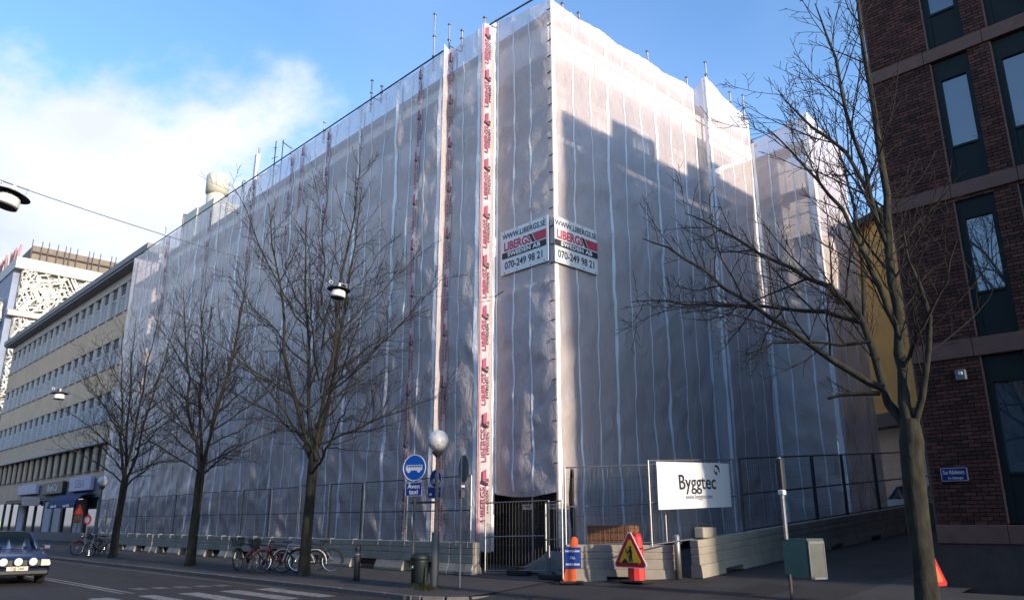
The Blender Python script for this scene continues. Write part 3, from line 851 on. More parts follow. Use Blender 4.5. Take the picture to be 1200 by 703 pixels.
# ---------------------------------------------------------------- white lattice building far down the street
lb = thing('lattice_building', 'tall white building with a random lattice facade far down the street', 'building', (-115, 20.1, 0))
MB().box(-40, 0, 0, 30, 0, 34.2).build('core', 'lattice_back', lb)
MB().box(-40.2, .9, -.9, 30, 33.7, 35.2).build('parapet', 'lattice', lb)
MB().box(-.2, .75, -.8, 30.1, 27.4, 28.1).build('storey_band', 'pier', lb)
MB().box(-39, -2.0, 1.2, 29, 35.2, 38.0).build('roof_storey', 'brown', lb)
MB().box(-40, -.5, -.75, -.01, 0, 33.9).build('street_cladding', 'bluegrey', lb)
rnd = random.Random(3)
def lattice_mesh(w, h, n, seed):
    rd = random.Random(seed); g = MB()
    for k in range(n):
        y, z = rd.uniform(0, w), rd.uniform(0, h); a = rd.choice((rd.uniform(0, 6.28), R(60), R(-60), R(15)))
        l = rd.uniform(.5, 1.25); b2 = rd.uniform(.07, .135); x = rd.uniform(.25, .6)
        c, s_ = math.cos(a), math.sin(a)
        poly = []
        for u, v in ((-l, -b2*.6), (0, -b2), (l, -b2*.6), (l, b2*.6), (0, b2), (-l, b2*.6)):
            poly.append((min(max(y+u*c-v*s_, 0), w), min(max(z+u*s_+v*c, 0), h)))
        g.prism(poly, x, x+.3, 'x')
    return g.mesh('lattice', 'lattice')
o = put('lattice', lattice_mesh(24, 12.2, 1050, 5), lb, (0, 0, 15)); o['kind'] = 'stuff'
o = put('lattice', lattice_mesh(24, 5.8, 520, 9), lb, (0, 0, 28.0)); o['kind'] = 'stuff'
o = put('lattice', lattice_mesh(26, 15, 500, 12), lb, (-27, -.75, 15), (0, 0, R(-90))); o['kind'] = 'stuff'
po = MB().box(-.05, .05, -.05, .05, 0, 3.3).mesh('post', 'sill'); pr = MB().box(-.13, .13, -.13, .13, 0, 2.0).mesh('red_post', 'redtube')
for k in range(20): put('post', po, lb, (-1.6, 1.2+.95*k+rnd.uniform(-.35, .35), 35.4))
for k in range(22): put('red_post', pr, lb, (-1-1.5*k, -.6+rnd.uniform(-.2, .2), 35.4), (R(rnd.uniform(-6, 6)), R(rnd.uniform(-8, 8)), 0))
MB().box(-1.75, -1.6, 1, 29, 37.0, 37.15).build('rail', 'sill', lb)

# ---------------------------------------------------------------- brick building at the right
KX, KYB = -5.5, 16.4
bk = thing('brick_building', 'dark red brick building with pink stone bands and tall green framed windows', 'building', (KX, KYB, 0))
MB().box(0, 30, .12, 10.2, .2, 15.9).build('core', 'mortar', bk)
MB().box(0, 12, 10.2, 26, .8, 11.5).build('rear_wing', 'mortar', bk)
MB().box(-.05, 30, -.02, .12, .2, 1.2).build('plinth', 'plinth', bk)
bands = [(1.2, 1.53), (4.62, 4.97), (7.84, 8.13), (10.95, 11.24), (14.1, 14.4)]
# stone bands: one block per metre or so
for z0, z1 in bands:
    x = -.03
    while x < 8:
        l = rnd.uniform(1.05, 1.3)
        MB().cbox(x+.004, x+l-.004, -.05, .12, z0, z1, .008).build('stone_block', 'stone', bk)
        x += l
    MB().box(x, 30, -.05, .12, z0, z1).build('stone_band', 'stone', bk)
    MB().box(-.03, .2, .12, 10.2, z0, z1).build('stone_band', 'stone', bk)
wins = []
WX = [1.20+1.13*k for k in range(6)]
rows_b = [(1.56, 4.62, 4.1, 2.45), (5.0, 7.80, 7.38, 5.87), (8.16, 10.92, 10.49, 8.97), (11.25, 14.08, 13.6, 12.1)]
for (z0, z1, gt, gb) in rows_b:
    for x in WX:
        wins.append((x, x+.70, z0, z1))
bricks = MB(); tones = []
BL, BH, J = .215, .060, .012
bz = [1.53]
zz = 1.53
segs = [(1.53, 4.62), (4.97, 7.84), (8.13, 10.95), (11.24, 14.1), (14.4, 15.9)]
for z0s, z1s in segs:
    nrow = int((z1s-z0s)/(BH+J)); hh = (z1s-z0s)/nrow
    for rr in range(nrow):
        z = z0s+rr*hh
        spans = [(0.0, 8.0)]
        for (a, b2, c, d) in wins:
            if c < z+hh*.5 < d:
                ns = []
                for (p, q) in spans:
                    if b2 <= p or a >= q: ns.append((p, q))
                    else:
                        if a > p: ns.append((p, a))
                        if b2 < q: ns.append((b2, q))
                spans = ns
        for (p, q) in spans:
            x = p-(BL*.5 if rr % 2 else 0)
            while x < q-.01:
                xa, xb = max(x, p), min(x+BL, q)
                if xb-xa > .03:
                    y = -rnd.uniform(.0, .006)
                    i = len(bricks.v); bricks.box(xa, xb-J, y, .13, z+J*.5, z+hh-J*.5)
                    tones += [rnd.random()]*6
                x += BL
me = bricks.mesh('brickwork', 'brick')
at2 = me.attributes.new('tone', 'FLOAT', 'FACE'); at2.data.foreach_set('value', tones)
tag(put('brickwork', me, bk), kind='stuff')
for (z0, z1, gt, gb) in rows_b:
    h = z1-z0
    fm = MB().box(0, .12, .05, .2, 0, h).box(.60, .70, .05, .2, 0, h).box(.12, .60, .05, .2, gt-z0, h).mesh('window', 'dgreen')
    pm = MB().box(.12, .60, .10, .14, gb-z0, gt-z0).mesh('pane', 'bpane')
    bm = MB().box(.12, .60, .07, .2, 0, gb-z0-.05).box(.11, .61, .04, .2, gb-z0-.05, gb-z0).mesh('lower_panel', 'dgreen')
    jm = MB().box(-.025, .0, -.012, .05, 0, h).mesh('lit_jamb', 'stone')  # lighter strip on the left only: sun on the reveal put into the colour
    for x in WX:
        w = put('window', fm, bk, (x, 0, z0)); put('pane', pm, w); put('lower_panel', bm, w); put('lit_jamb', jm, w)
MB().box(8.0, 30, .0, .12, 1.53, 15.9).build('plain_wall', 'mortar', bk)
MB().box(-.25, 30.2, -.3, 10.4, 15.9, 16.15).build('roof', 'roofdark', bk)
MB().box(.6, 6, 2.2, 4.6, 16.15, 17.0).build('shadow_step_box', 'eave', bk)  # unseen roof boxes, added to give the cast shadow a stepped edge
MB().box(.6, 6, 6.6, 8.0, 16.15, 16.9).build('shadow_step_box', 'eave', bk)
MB().tube([(-.10, .35, .3), (-.10, .35, 15.9)], .055, 8).build('downpipe', 'postdk', bk)
KS = 1.045
bk.scale = (KS, KS, KS); bk.location = (KX*KS, KYB*KS, 1.55*(1-KS))
# enamel street name plate
sp = thing('street_name_plate', 'small blue enamel street name plate on the brick wall', 'sign', (-5.29, 17.095, 2.485))
sp.rotation_euler = ROT_FRONT
MB().cbox(-.25, .25, -.135, .135, 0, .012, .003).build('plate', 'street_plate', sp)
bd = MB()
for a in ((-.238, .238, .118, .126), (-.238, .238, -.126, -.118), (-.238, -.23, -.126, .126), (.23, .238, -.126, .126)): bd.box(a[0], a[1], a[2], a[3], 0, .003)
bd.build('border', 'frame_w', sp, False, (0, 0, .012))
put('lettering', text_mesh('S:a Rådstug.', .105, 'frame_w', .002, .80), sp, (0, .04, .014))
put('lettering', text_mesh('Kv. Rådstugan', .06, 'frame_w', .001, .8), sp, (.02, -.07, .014))
fx = thing('wall_box', 'small pale square box fixed high on the brick wall', 'box', (-4.88, 17.12, 4.30))
MB().cbox(-.10, .10, -.09, 0, 0, .22, .02).build('housing', 'greybk', fx); MB().cbox(-.03, .05, -.12, -.09, .10, .17, .01).build('lens', 'lens', fx)

# ---------------------------------------------------------------- yellow building up the side street
yb = thing('yellow_building', 'yellow rendered building with a dark roof edge up the side street', 'building', (-13.4, 36, 0), R(-28))
MB().box(-4, 14, 0, 9, 6.3, 15.2).build('upper_wall', 'yellow', yb)
MB().box(-4.2, 14.2, -.35, 9, 15.2, 15.5).build('roof', 'roofdark', yb)
MB().box(-4, 14, -.15, 9, 5.7, 6.3).build('beam', 'postdk', yb)
MB().box(-4, 14, .6, 9, 1.2, 5.7).build('ground_wall', 'pinkish', yb)
MB().box(1.6, 2.0, .5, .62, 3.6, 4.1).build('window', 'winw', yb)

# ---------------------------------------------------------------- bare street trees
def tree(name, label, base, trunk, limbs, seed, dens=1.0, reach=1.0, up=.22):
    """trunk: (x,y,z,r) points; limbs: list of (points, r0, r1)"""
    rd = random.Random(seed)
    t = thing(name, label, 'tree', base, 0, 'bare street trees')
    bx_ = Vector(base)
    tr = MB(); tw = MB()
    pts = [Vector(p[:3])-bx_ for p in trunk]
    tr.tube(pts, [p[3] for p in trunk], 12, False)
    def wander(p, d, l, n, wob, lift):
        ps = [p.copy()]; d = d.normalized()
        for k in range(n):
            d = (d+Vector((rd.gauss(0, wob), rd.gauss(0, wob), rd.gauss(0, wob)+lift))).normalized()
            p = p+d*(l/n); ps.append(p.copy())
        return ps
    def sprout(ps, r0, r1, level, length):
        """side shoots along a branch"""
        tot = sum((ps[i+1]-ps[i]).length for i in range(len(ps)-1))
        step = (.25, .17, .15, .2)[level]/dens
        s = tot*(.16, .12, .15, .2)[level]+rd.uniform(0, step); side = rd.choice((-1, 1))
        while s < tot:
            q = s; i = 0
            while i < len(ps)-2 and q > (ps[i+1]-ps[i]).length:
                q -= (ps[i+1]-ps[i]).length; i += 1
            seg = ps[i+1]-ps[i]; d = seg.normalized(); p = ps[i]+d*min(q, seg.length)
            f = s/tot; r = r0+(r1-r0)*f
            ax = d.orthogonal().normalized(); ax.rotate(Matrix.Rotation(rd.uniform(0, 6.283), 3, d))
            nd = d.copy(); nd.rotate(Matrix.Rotation(R(rd.uniform(28, 62)), 3, ax))
            nd.z += up*rd.uniform(.2, 1.4); nd.normalize()
            l = length*(1-.55*f)*rd.uniform(.45, 1.15)*(.9+.2*rd.random())
            if l > .12:
                rr = max(.006, min(r*.55, .0088*l+.004))
                n = 5 if level == 0 else (4 if level == 1 else 3)
                c = wander(p, nd, l, n, (.10, .13, .15, .15)[level], .05)
                tw.tube(c, [rr+(.0045-rr)*k/n for k in range(n+1)], 5 if level == 0 else 3, False)
                if level < 3: sprout(c, rr, .0045, level+1, l*(.50, .52, .55, .5)[level])
            s += step*rd.uniform(.6, 1.5)
    for (ps, r0, r1) in limbs:
        ps = [Vector(p)-bx_ for p in ps]
        # round the polyline a little
        fine = [ps[0]]
        for i in range(len(ps)-1):
            a, b2 = ps[i], ps[i+1]; ln = (b2-a).length
            for k in (.5, 1):
                q = a.lerp(b2, k)
                if k < 1: q += Vector((rd.gauss(0, .03), rd.gauss(0, .03), rd.gauss(0, .03)))*min(ln, 1)
                fine.append(q)
        n = len(fine)-1
        rad = [r0*(1-(k/n))**.85+r1*(k/n) if k < n else r1 for k in range(n+1)]
        tr.tube(fine, rad, 8, False)
        tot = sum((fine[i+1]-fine[i]).length for i in range(n))
        sprout(fine, r0, r1, 0, min(2.3, .42*tot+.35)*reach)
    tr.build('trunk', 'bark', t, True)
    tw.build('crown', 'twig', t, True)
    return t
def row_tree(x, y, h, seed, label, lean=0, spread=1.0):
    rd = random.Random(seed); z = gz(y)
    fork = z+3.2
    trunk = [(x, y, z-.1, .24), (x+.01, y, z+.25, .185), (x+.02, y, z+1.2, .165), (x+.04+lean*.3, y, z+2.4, .155), (x+.05+lean*.5, y, fork, .165), (x+.06+lean*.6, y, fork+.5, .13)]
    top0 = Vector((x+.06+lean*.6, y, fork+.2)); limbs = []
    nl = 4
    for k in range(nl):      # upright leaders
        a = 6.283*k/nl+rd.uniform(-.4, .4); hh = h*rd.uniform(.82, 1.0)-fork if k else h-fork
        sp = rd.uniform(.9, 1.7)*spread; ps = []
        for j in range(7):
            f = j/6; ps.append((top0.x+math.cos(a)*sp*f**.75+rd.gauss(0, .06), top0.y+math.sin(a)*sp*f**.75+rd.gauss(0, .06), top0.z+hh*f))
        limbs.append((ps, .072, .009))
    for k in range(20):     # arching side limbs, long ones low down
        f = k/19; z0 = fork-.25+f*(h-fork)*.55; a = k*2.4+rd.uniform(-.5, .5)
        l = (4.6-2.3*f)*rd.uniform(.8, 1.1)*spread; rise = (.34+.75*f)*rd.uniform(.75, 1.2)
        ps = []; off = .55*f*spread
        for j in range(7):
            q = j/6; ps.append((top0.x+math.cos(a)*(off+l*q)+rd.gauss(0, .05), top0.y+math.sin(a)*(off+l*q)*.85+rd.gauss(0, .05), z0+l*rise*q**1.25+.25*math.sin(q*3)*(1-f)+rd.gauss(0, .04)))
        limbs.append((ps, .041-.014*f, .006))
    return tree('bare_tree', label, (x, y, z), trunk, limbs, seed, .92, 1.05)
row_tree(-22.4, 12.6, 13.6, 11, 'tall bare tree behind the parked bicycles in front of the sheeting', .1, 1.28)
row_tree(-30.9, 12.55, 12.0, 23, 'slim bare tree between the bicycles and the beige office building', .0, .95)
row_tree(-40.1, 12.65, 11.8, 37, 'bare tree farthest down the pavement, beside the blue awning', .35, 1.12)
LIMB = dict(
leader=[(-4.45, 12.7, 2.8), (-4.44, 12.73, 3.88), (-4.43, 12.76, 4.47), (-4.44, 12.78, 5.32), (-4.42, 12.81, 6.02), (-4.34, 12.84, 6.84), (-4.37, 12.87, 7.89), (-4.38, 12.89, 9.01), (-4.4, 12.92, 10.17), (-4.35, 12.95, 11.31)],
A=[(-4.45, 12.7, 2.8), (-4.76, 12.8, 3.39), (-4.85, 12.9, 3.72), (-5.05, 13.0, 4.74), (-5.28, 13.1, 5.2), (-5.67, 13.2, 5.63), (-6.35, 13.3, 6.15), (-7.04, 13.4, 6.64), (-7.88, 13.5, 7.39), (-8.78, 13.6, 8.07)],
B=[(-4.74, 12.65, 3.61), (-5.06, 12.49, 3.83), (-5.32, 12.32, 4.06), (-5.99, 12.16, 4.74), (-6.52, 11.99, 5.23), (-7.32, 11.83, 6.01), (-7.95, 11.66, 6.57), (-8.41, 11.5, 6.83)],
C=[(-5.09, 13.0, 4.81), (-5.74, 13.05, 5.14), (-6.61, 13.1, 5.39), (-7.53, 13.15, 5.63), (-8.22, 13.2, 5.82), (-9.18, 13.25, 6.1), (-10.12, 13.3, 6.27)],
D=[(-4.44, 12.75, 4.33), (-4.5, 12.61, 4.81), (-4.54, 12.48, 5.22), (-4.61, 12.34, 5.64), (-4.85, 12.21, 6.57), (-5.15, 12.07, 7.15), (-5.52, 11.94, 7.81), (-5.82, 11.8, 8.26)],
E=[(-4.79, 12.6, 3.53), (-5.17, 12.5, 3.55), (-5.55, 12.4, 3.51)],
F=[(-4.43, 12.8, 5.78), (-4.52, 12.95, 6.54), (-4.79, 13.1, 7.31), (-5.08, 13.25, 8.06), (-5.71, 13.4, 8.87), (-6.09, 13.55, 9.48), (-6.43, 13.7, 10.11)],
G=[(-4.36, 12.7, 3.06), (-4.09, 12.6, 3.72), (-3.87, 12.5, 4.56), (-3.91, 12.4, 5.06), (-3.99, 12.3, 5.48), (-3.91, 12.2, 6.21)],
H=[(-4.43, 12.8, 5.93), (-4.53, 12.62, 6.82), (-4.61, 12.44, 7.9), (-4.64, 12.26, 8.82), (-4.7, 12.08, 9.79), (-4.75, 11.9, 10.34)],
I=[(-4.44, 12.7, 3.87), (-4.13, 12.52, 4.31), (-3.84, 12.35, 4.57), (-3.46, 12.18, 4.98), (-3.19, 12.0, 5.53)],
J=[(-4.83, 12.6, 4.38), (-5.25, 12.42, 4.35), (-5.73, 12.25, 4.47), (-6.25, 12.08, 4.5), (-6.65, 11.9, 4.34)],
K=[(-5.09, 13.1, 4.77), (-5.05, 13.2, 5.57), (-5.07, 13.3, 6.22), (-5.12, 13.4, 7.08), (-5.23, 13.5, 7.83), (-5.41, 13.6, 8.81)])
LR = dict(leader=(.098, .024), A=(.082, .011), B=(.062, .009), C=(.045, .008), D=(.055, .009), E=(.04, .025), F=(.05, .009), G=(.06, .009), H=(.045, .009), I=(.04, .008), J=(.03, .007), K=(.04, .008))
tree('bare_tree', 'large bare tree with long branches reaching left, in front of the brick building', (-4.55, 12.7, gz(12.7)),
     [(-4.55, 12.7, 0, .22), (-4.55, 12.7, .35, .175), (-4.53, 12.7, 1.0, .155), (-4.52, 12.69, 1.7, .165), (-4.50, 12.7, 2.3, .16), (-4.46, 12.7, 2.75, .175), (-4.44, 12.7, 3.1, .13)],
     [(LIMB[k], *LR[k]) for k in LIMB], 5, 1.0, 1.1, .25)

# ---------------------------------------------------------------- concrete barriers
BARL = 2.88
def barrier_mesh(l):
    g = MB()
    h = [0.30, .555, .82]
    # three courses divided by recessed grooves, standing on two splayed feet
    g.cbox(0, l, -.12, .12, .285, .50, .012); g.box(.01, l-.01, -.105, .105, .50, .52)
    g.cbox(0, l, -.12, .12, .52, .66, .012); g.box(.01, l-.01, -.105, .105, .66, .68)
    g.cbox(0, l, -.12, .12, .68, .85, .012)
    return g.mesh('body', 'concrete')
def foot_mesh(w):
    return MB().prism([(-.22, 0), (-.22, .07), (-.12, .285), (.12, .285), (.22, .07), (.22, 0)], 0, w, 'x').mesh('foot', 'concrete')
FOOT = foot_mesh(.72)
hook = MB().box(-.012, .012, -.14, .02, .0, .02).box(-.012, .012, -.14, -.123, -.15, .0).mesh('hook', 'steel')
_b = {}
def barrier(label, x, y, rz, l=BARL, slope=0, hooks=True, group='concrete barriers round the site', full=False):
    t = thing('concrete_barrier', label, 'barrier', (x, y, gz(y)), rz, group)
    t.rotation_euler = (0, -slope, rz)
    if l not in _b: _b[l] = barrier_mesh(l)
    put('body', _b[l], t)
    if full:
        for a, b2, c in ((0, l*.36, 0), (l*.64, l, 0), (l*.36, l*.64, .12)): MB().prism([(-.16, c), (-.14, .285), (.14, .285), (.16, c)], a, b2, 'x').build('foot', 'concrete', t)
    else: put('foot', FOOT, t, (0, 0, 0)); put('foot', FOOT, t, (l-.72, 0, 0))
    if hooks:
        for f in (.25, .76): put('hook', hook, t, (l*f, 0, .85))
names_l = ['at the left side of the open gate', 'behind the lamp post with the globe', 'behind the black bollard', 'just right of the tree with bicycles', 'behind the white framed bicycle', 'behind the dark bicycles',
           'just right of the slim tree', 'left of the slim tree', 'midway between the two far trees', 'right of the farthest tree', 'behind the farthest tree']
xs_l = -16.95
ends = [-16.95, -17.94]
x = -16.95
lens = [1.02]+[BARL]*11
for i, l in enumerate(lens):
    lab = ('short concrete barrier ' if i == 0 else 'concrete barrier ')+(names_l[i] if i < len(names_l) else 'at the far end beside the shop')
    barrier(lab, x-l+random.uniform(0, .02), 14.8+random.uniform(-.02, .02), random.uniform(-.006, .006), l-.02, 0, True)
    x -= l
SL = math.atan(.074)
def along(x0, y0, x1, y1): return math.atan2(y1-y0, x1-x0), math.hypot(x1-x0, y1-y0)
rz, l = along(-13.62, 14.85, -11.42, 16.42)
barrier('sunlit concrete barrier behind the road works triangle', -13.62, 14.85, rz, l, 0.0, False, full=True)
y = 16.45
labs = ['partly sunlit concrete barrier beside the bright steel post', 'concrete barrier up the side street behind the teal box', 'shaded concrete barrier up the side street right of the teal box', 'shaded concrete barrier midway up the side street', 'farthest shaded concrete barrier up the side street', 'concrete barrier up the side street hidden partly by the big trunk']
for i in range(6):
    barrier(labs[i], -10.95, y, R(90), BARL-.02, SL, False, full=True); y += BARL

# ---------------------------------------------------------------- mesh fence panels
def fence_panel(label, p0, p1, z0, z1, m='steel', posts_m=None, group='mesh fence panels', mid=True, wires=True, name='mesh_fence', foot=True, base=None, r=.021):
    """panel from p0 to p1 (x, y); z0/z1: bottom/top pairs (start, end)"""
    t = thing(name, label, 'fence', (p0[0], p0[1], z0[0]), 0, group)
    ln = math.hypot(p1[0]-p0[0], p1[1]-p0[1]); ux, uy = (p1[0]-p0[0])/ln, (p1[1]-p0[1])/ln
    def q(s, f):
        za = z0[0]*(1-s/ln)+z0[1]*s/ln; zb = z1[0]*(1-s/ln)+z1[1]*s/ln
        return (ux*s, uy*s, za+(zb-za)*f-z0[0])
    pm = posts_m or m
    for s in (.03, ln-.03): MB().tube([q(s, 0), q(s, 1)], r*1.15, 8).build('post', pm, t)
    for f in (.995, .5, .02) if mid else (.995, .02): MB().tube([q(.03, f), q(ln-.03, f)], r*.85, 6).build('rail', m, t)
    if wires:
        g = MB(); s = .12
        while s < ln-.08:
            g.tube([q(s, .02), q(s, .99)], .0032, 3, False); s += .11
        for f in (.2, .38, .68, .85): g.tube([q(.03, f), q(ln-.03, f)], .0032, 3, False)
        g.build('wire_mesh', 'post', t)
    return t
FX = [-17.34, -20.54, -23.0, -25.14, -27.31, -29.59, -32.1, -34.41, -36.9, -39.4, -41.9, -44.4, -46.9, -49.4, -51.4]
lab_f = ['behind the bus sign and the globe lamp', 'right of the bollard', 'behind the bollard', 'right of the tree with bicycles', 'just left of the tree with bicycles', 'above the dark bicycles', 'between slim tree and bicycles', 'behind the slim tree', 'left of the slim tree', 'second left of the slim tree', 'third left of the slim tree', 'right of the farthest tree', 'left of the farthest tree', 'at the far end by the shops']
for i in range(len(FX)-1):
    fence_panel('mesh fence panel on the barriers '+lab_f[i], (FX[i+1]+.06, 14.95), (FX[i]-.02, 14.95), (.95, .95), (2.92+random.uniform(-.03, .03), 2.90), 'steel_dark' if i % 2 else 'postdk', 'steel' if i % 3 != 2 else 'postdk')
# gate of two leaves, open a little
fence_panel('left leaf of the mesh gate under the wrapped corner', (-16.85, 15.0), (-14.62, 15.3), (.28, .35), (2.12, 2.15), 'steel', None, 'mesh gate leaves')
fence_panel('right leaf of the mesh gate under the wrapped corner', (-14.45, 14.95), (-13.62, 14.72), (.24, .25), (2.08, 2.12), 'steel', None, 'mesh gate leaves')
for x, y, lab in ((-15.75, 15.2, 'long'), (-14.1, 14.85, 'short')):
    t = thing('gate_foot', lab+' black rubber foot block under the mesh gate', 'foot block', (x, y, gz(y)), R(random.uniform(-5, 5)), 'gate foot blocks')
    MB().cbox(-.42 if lab == 'short' else -.3, .42, -.12, .12, 0, .13, .02).build('block', 'rubber', t); MB().lathe([(.04, .13), (.04, .2)], 8).build('socket', 'steel_dark', t)
fence_panel('mesh fence panel above the sunlit barrier by the gate', (-13.68, 14.85), (-11.62, 16.30), (.98, 1.1), (2.93, 2.98), 'steel')
fence_panel('mesh fence panel carrying the white printed banner', (-11.2, 15.05), (-10.98, 18.5), (1.05, 1.3), (2.98, 3.18), 'steel')
yy2 = [18.62, 20.8, 22.8, 24.85, 27.35, 29.9, 32.4]
labr = ['right of the white banner', 'behind the pole with the teal box', 'first right of the teal box pole', 'second right of the teal box pole', 'third right of the teal box pole', 'behind the trunk of the large tree']
for i in range(6):
    a, b2 = yy2[i], yy2[i+1]
    fence_panel('dark mesh fence panel up the side street, '+labr[i], (-10.9, a), (-10.9, b2-.05), (gz(a)+.86, gz(b2)+.86), (gz(a)+2.72, gz(b2)+2.72), 'postdk', 'steel_dark', 'dark fence panels up the side street', r=.026)
# white printed banner on the fence
bn = thing('fence_banner', 'white banner with dark lettering tied to the mesh fence', 'banner', (-11.06, 16.72, 2.46))
bn.rotation_euler = (R(90), 0, R(90-1.5))
g = MB(); nx, ny = 28, 10
bw, bh = 1.52, .545
for i in range(nx+1):
    for j in range(ny+1):
        u, v = -bw+2*bw*i/nx, -bh+2*bh*j/ny
        g.v.append((u, v+.055*u/bw+.012*math.sin(u*5)*(1-abs(v)/bh)*0, .05+.004*math.sin(u*3.1+v)+.005*noise.noise(Vector((u*2, v*2, 1)))))
for i in range(nx):
    for j in range(ny):
        a = i*(ny+1)+j; g.f.append((a, a+ny+1, a+ny+2, a+1))
g.build('cloth', 'banner', bn, True)
put('lettering', text_mesh('Byggtec', .50, 'navy', .004, 1.02), bn, (.08, .06, .060), (0, 0, R(2)))
put('lettering', text_mesh('www.byggtec.net', .155, 'greyink', .001, 1.05), bn, (.12, -.27, .060), (0, 0, R(2)))
for k, (a0, a1, rr) in enumerate(((R(-30), R(140), .13), (R(150), R(300), .12))):   # swirl mark of two tapering arcs
    poly = []
    for j in range(13):
        a = a0+(a1-a0)*j/12; poly.append((rr*math.cos(a), rr*math.sin(a)))
    for j in range(12, -1, -1):
        a = a0+(a1-a0)*j/12; q = rr-.055*math.sin(math.pi*(j/12))**.8-.004
        poly.append((q*math.cos(a), q*math.sin(a)))
    MB().prism(poly, 0, .004, 'z').build('swirl_mark', 'navy' if k == 0 else 'greyink', bn, False, (.93, .40, .060))
MB().prism([(-.10, -.03), (.02, .0), (-.03, -.09)], 0, .004, 'z').build('swirl_mark', 'navy', bn, False, (.93, .37, .061))

# ---------------------------------------------------------------- street furniture
def disc_sign_bus():
    x, y = -16.55, 12.3; z = gz(y)
    t = thing('bus_lane_sign', 'round blue bus lane sign with a blue text plate on a grey post', 'sign', (x, y, z), R(24))
    MB().tube([(0, .04, 0), (0, .04, 3.35)], .03, 8).build('post', 'post', t)
    d = MB().lathe([(.335, -.005), (.34, .0), (.34, .02)], 36, (0, 0, 0), 'y').build('disc', 'blue', t, False, (0, -.03, 2.92))
    MB().torus(.325, .012, 40, 6).build('rim', 'white', d, False, (0, -.005, 0))
    bus = MB(); bus.prism([(-.24, -.07), (-.215, -.07), (-.20, -.11), (-.15, -.13), (-.11, -.10), (-.10, -.07), (.08, -.07), (.09, -.10), (.13, -.13), (.18, -.10), (.19, -.07), (.235, -.06), (.235, .07), (-.22, .07), (-.245, .0)], -.014, -.007, 'y')
    bus.build('bus_symbol', 'white', d)
    w = MB()
    for k in range(6): w.box(-.20+.073*k, -.145+.073*k, -.017, -.0145, .015, .05)
    w.build('bus_windows', 'bluedk', d)
    p = MB().cbox(-.25, .25, -.012, .0, -.18, .18, .006).build('text_plate', 'bluedk', t, False, (0, -.02, 2.38))
    g = MB()
    for a in ((-.24, .24, .16, .17), (-.24, .24, -.17, -.16), (-.24, -.23, -.17, .17), (.23, .24, -.17, .17)): g.box(a[0], a[1], -.016, -.012, a[2], a[3])
    g.build('border', 'white', p)
    put('lettering', text_mesh('Även\ntaxi', .165, 'white', .003, 1, 0, 'CENTER', 1.05, .85), p, (0, -.015, 0), ROT_FRONT)
disc_sign_bus()
def cycle_sign():
    x, y = -16.28, 12.75; z = gz(y)
    t = thing('cycle_path_sign', 'smaller round blue sign with an arrow plate behind the globe lamp post', 'sign', (x, y, z), R(5))
    MB().tube([(0, .05, 0), (0, .05, 2.95)], .028, 8).build('post', 'post', t)
    d = MB().lathe([(.225, -.005), (.235, 0), (.235, .015)], 28, (0, 0, 0), 'y').build('disc', 'bluedk', t, False, (.03, 0, 2.62))
    MB().torus(.222, .008, 32, 6).build('rim', 'white', d, False, (0, -.004, 0))
    s_ = MB().torus(.05, .009, 14, 5, (-.08, -.012, -.07)).torus(.05, .009, 14, 5, (.09, -.012, -.07)).tube([(-.08, -.012, -.07), (-.02, -.012, .03), (.06, -.012, .03), (.09, -.012, -.07)], .009, 5).box(-.01, .05, -.016, -.006, .05, .13)
    s_.build('cycle_symbol', 'white', d)
    p = MB().cbox(-.27, .27, -.012, .0, -.15, .15, .006).build('arrow_plate', 'bluedk', t, False, (0, 0, 2.27))
    g = MB()
    for a in ((-.26, .26, .13, .14), (-.26, .26, -.14, -.13), (-.26, -.25, -.14, .14), (.25, .26, -.14, .14)): g.box(a[0], a[1], -.016, -.012, a[2], a[3])
    g.prism([(.10, -.1), (.15, -.1), (.15, .02), (.19, .02), (.125, .10), (.06, .02), (.10, .02)], -.016, -.012, 'y')
    g.prism([(-.20, -.07), (-.08, -.07), (-.08, -.04), (-.13, .0), (-.20, -.04)], -.016, -.012, 'y')
    g.build('arrow', 'white', p)
    MB().box(-.95, .02, .03, .07, 2.0, 2.06).build('bracket', 'post', t)
cycle_sign()
def back_sign():
    x, y = -15.3, 12.9; z = gz(y)
    t = thing('turned_sign', 'grey road sign seen from behind on a thin pale post', 'sign', (x, y, z), R(-18))
    MB().tube([(0, -.06, 0), (0, -.06, 3.1)], .028, 8).build('post', 'steel', t)
    MB().lathe([(.33, -.006), (.335, 0), (.33, .006)], 32, (0, 0, 0), 'y').build('disc', 'greybk', t, False, (0, 0, 2.82))
    MB().torus(.335, .012, 36, 6).build('rim', 'steel', t, False, (0, 0, 2.82))
    MB().cbox(-.06, .06, -.1, .02, 2.35, 2.42, .01).build('clamp', 'steel', t); MB().cbox(-.06, .06, -.1, .02, 2.1, 2.3, .01).build('clamp', 'steel_dark', t)
back_sign()
def globe_lamp(label, x, y, zc, r, s=1.0):
    z = gz(y)
    t = thing('globe_lamp', label, 'street lamp', (x, y, z), 0, 'globe street lamps')
    h = zc-r-z
    MB().lathe([(.11, 0), (.11, .05), (.10, .06), (.10, 1.28), (.085, 1.3), (.045, 1.32), (.042, h-.12)], 14).build('pole', 'post', t, True)
    MB().lathe([(.045, h-.16), (.13, h-.06), (.15, h-.02), (.10, h+.03)], 16).build('collar', 'brim', t)
    MB().lathe([(r*math.sin(math.pi*k/20)+.0005, zc-z-r*math.cos(math.pi*k/20)) for k in range(21)], 32).build('globe', 'globe', t, True)
globe_lamp('white globe lamp on a grey post beside the litter bin', -16.0, 12.6, 3.62, .275)
globe_lamp('white globe lamp far down the pavement in front of the pale shop sign', -43.4, 12.75, 3.62, .25)
bnn = thing('litter_bin', 'dark green litter bin with a rounded lid beside the globe lamp post', 'bin', (-16.32, 12.38, gz(12.38)))
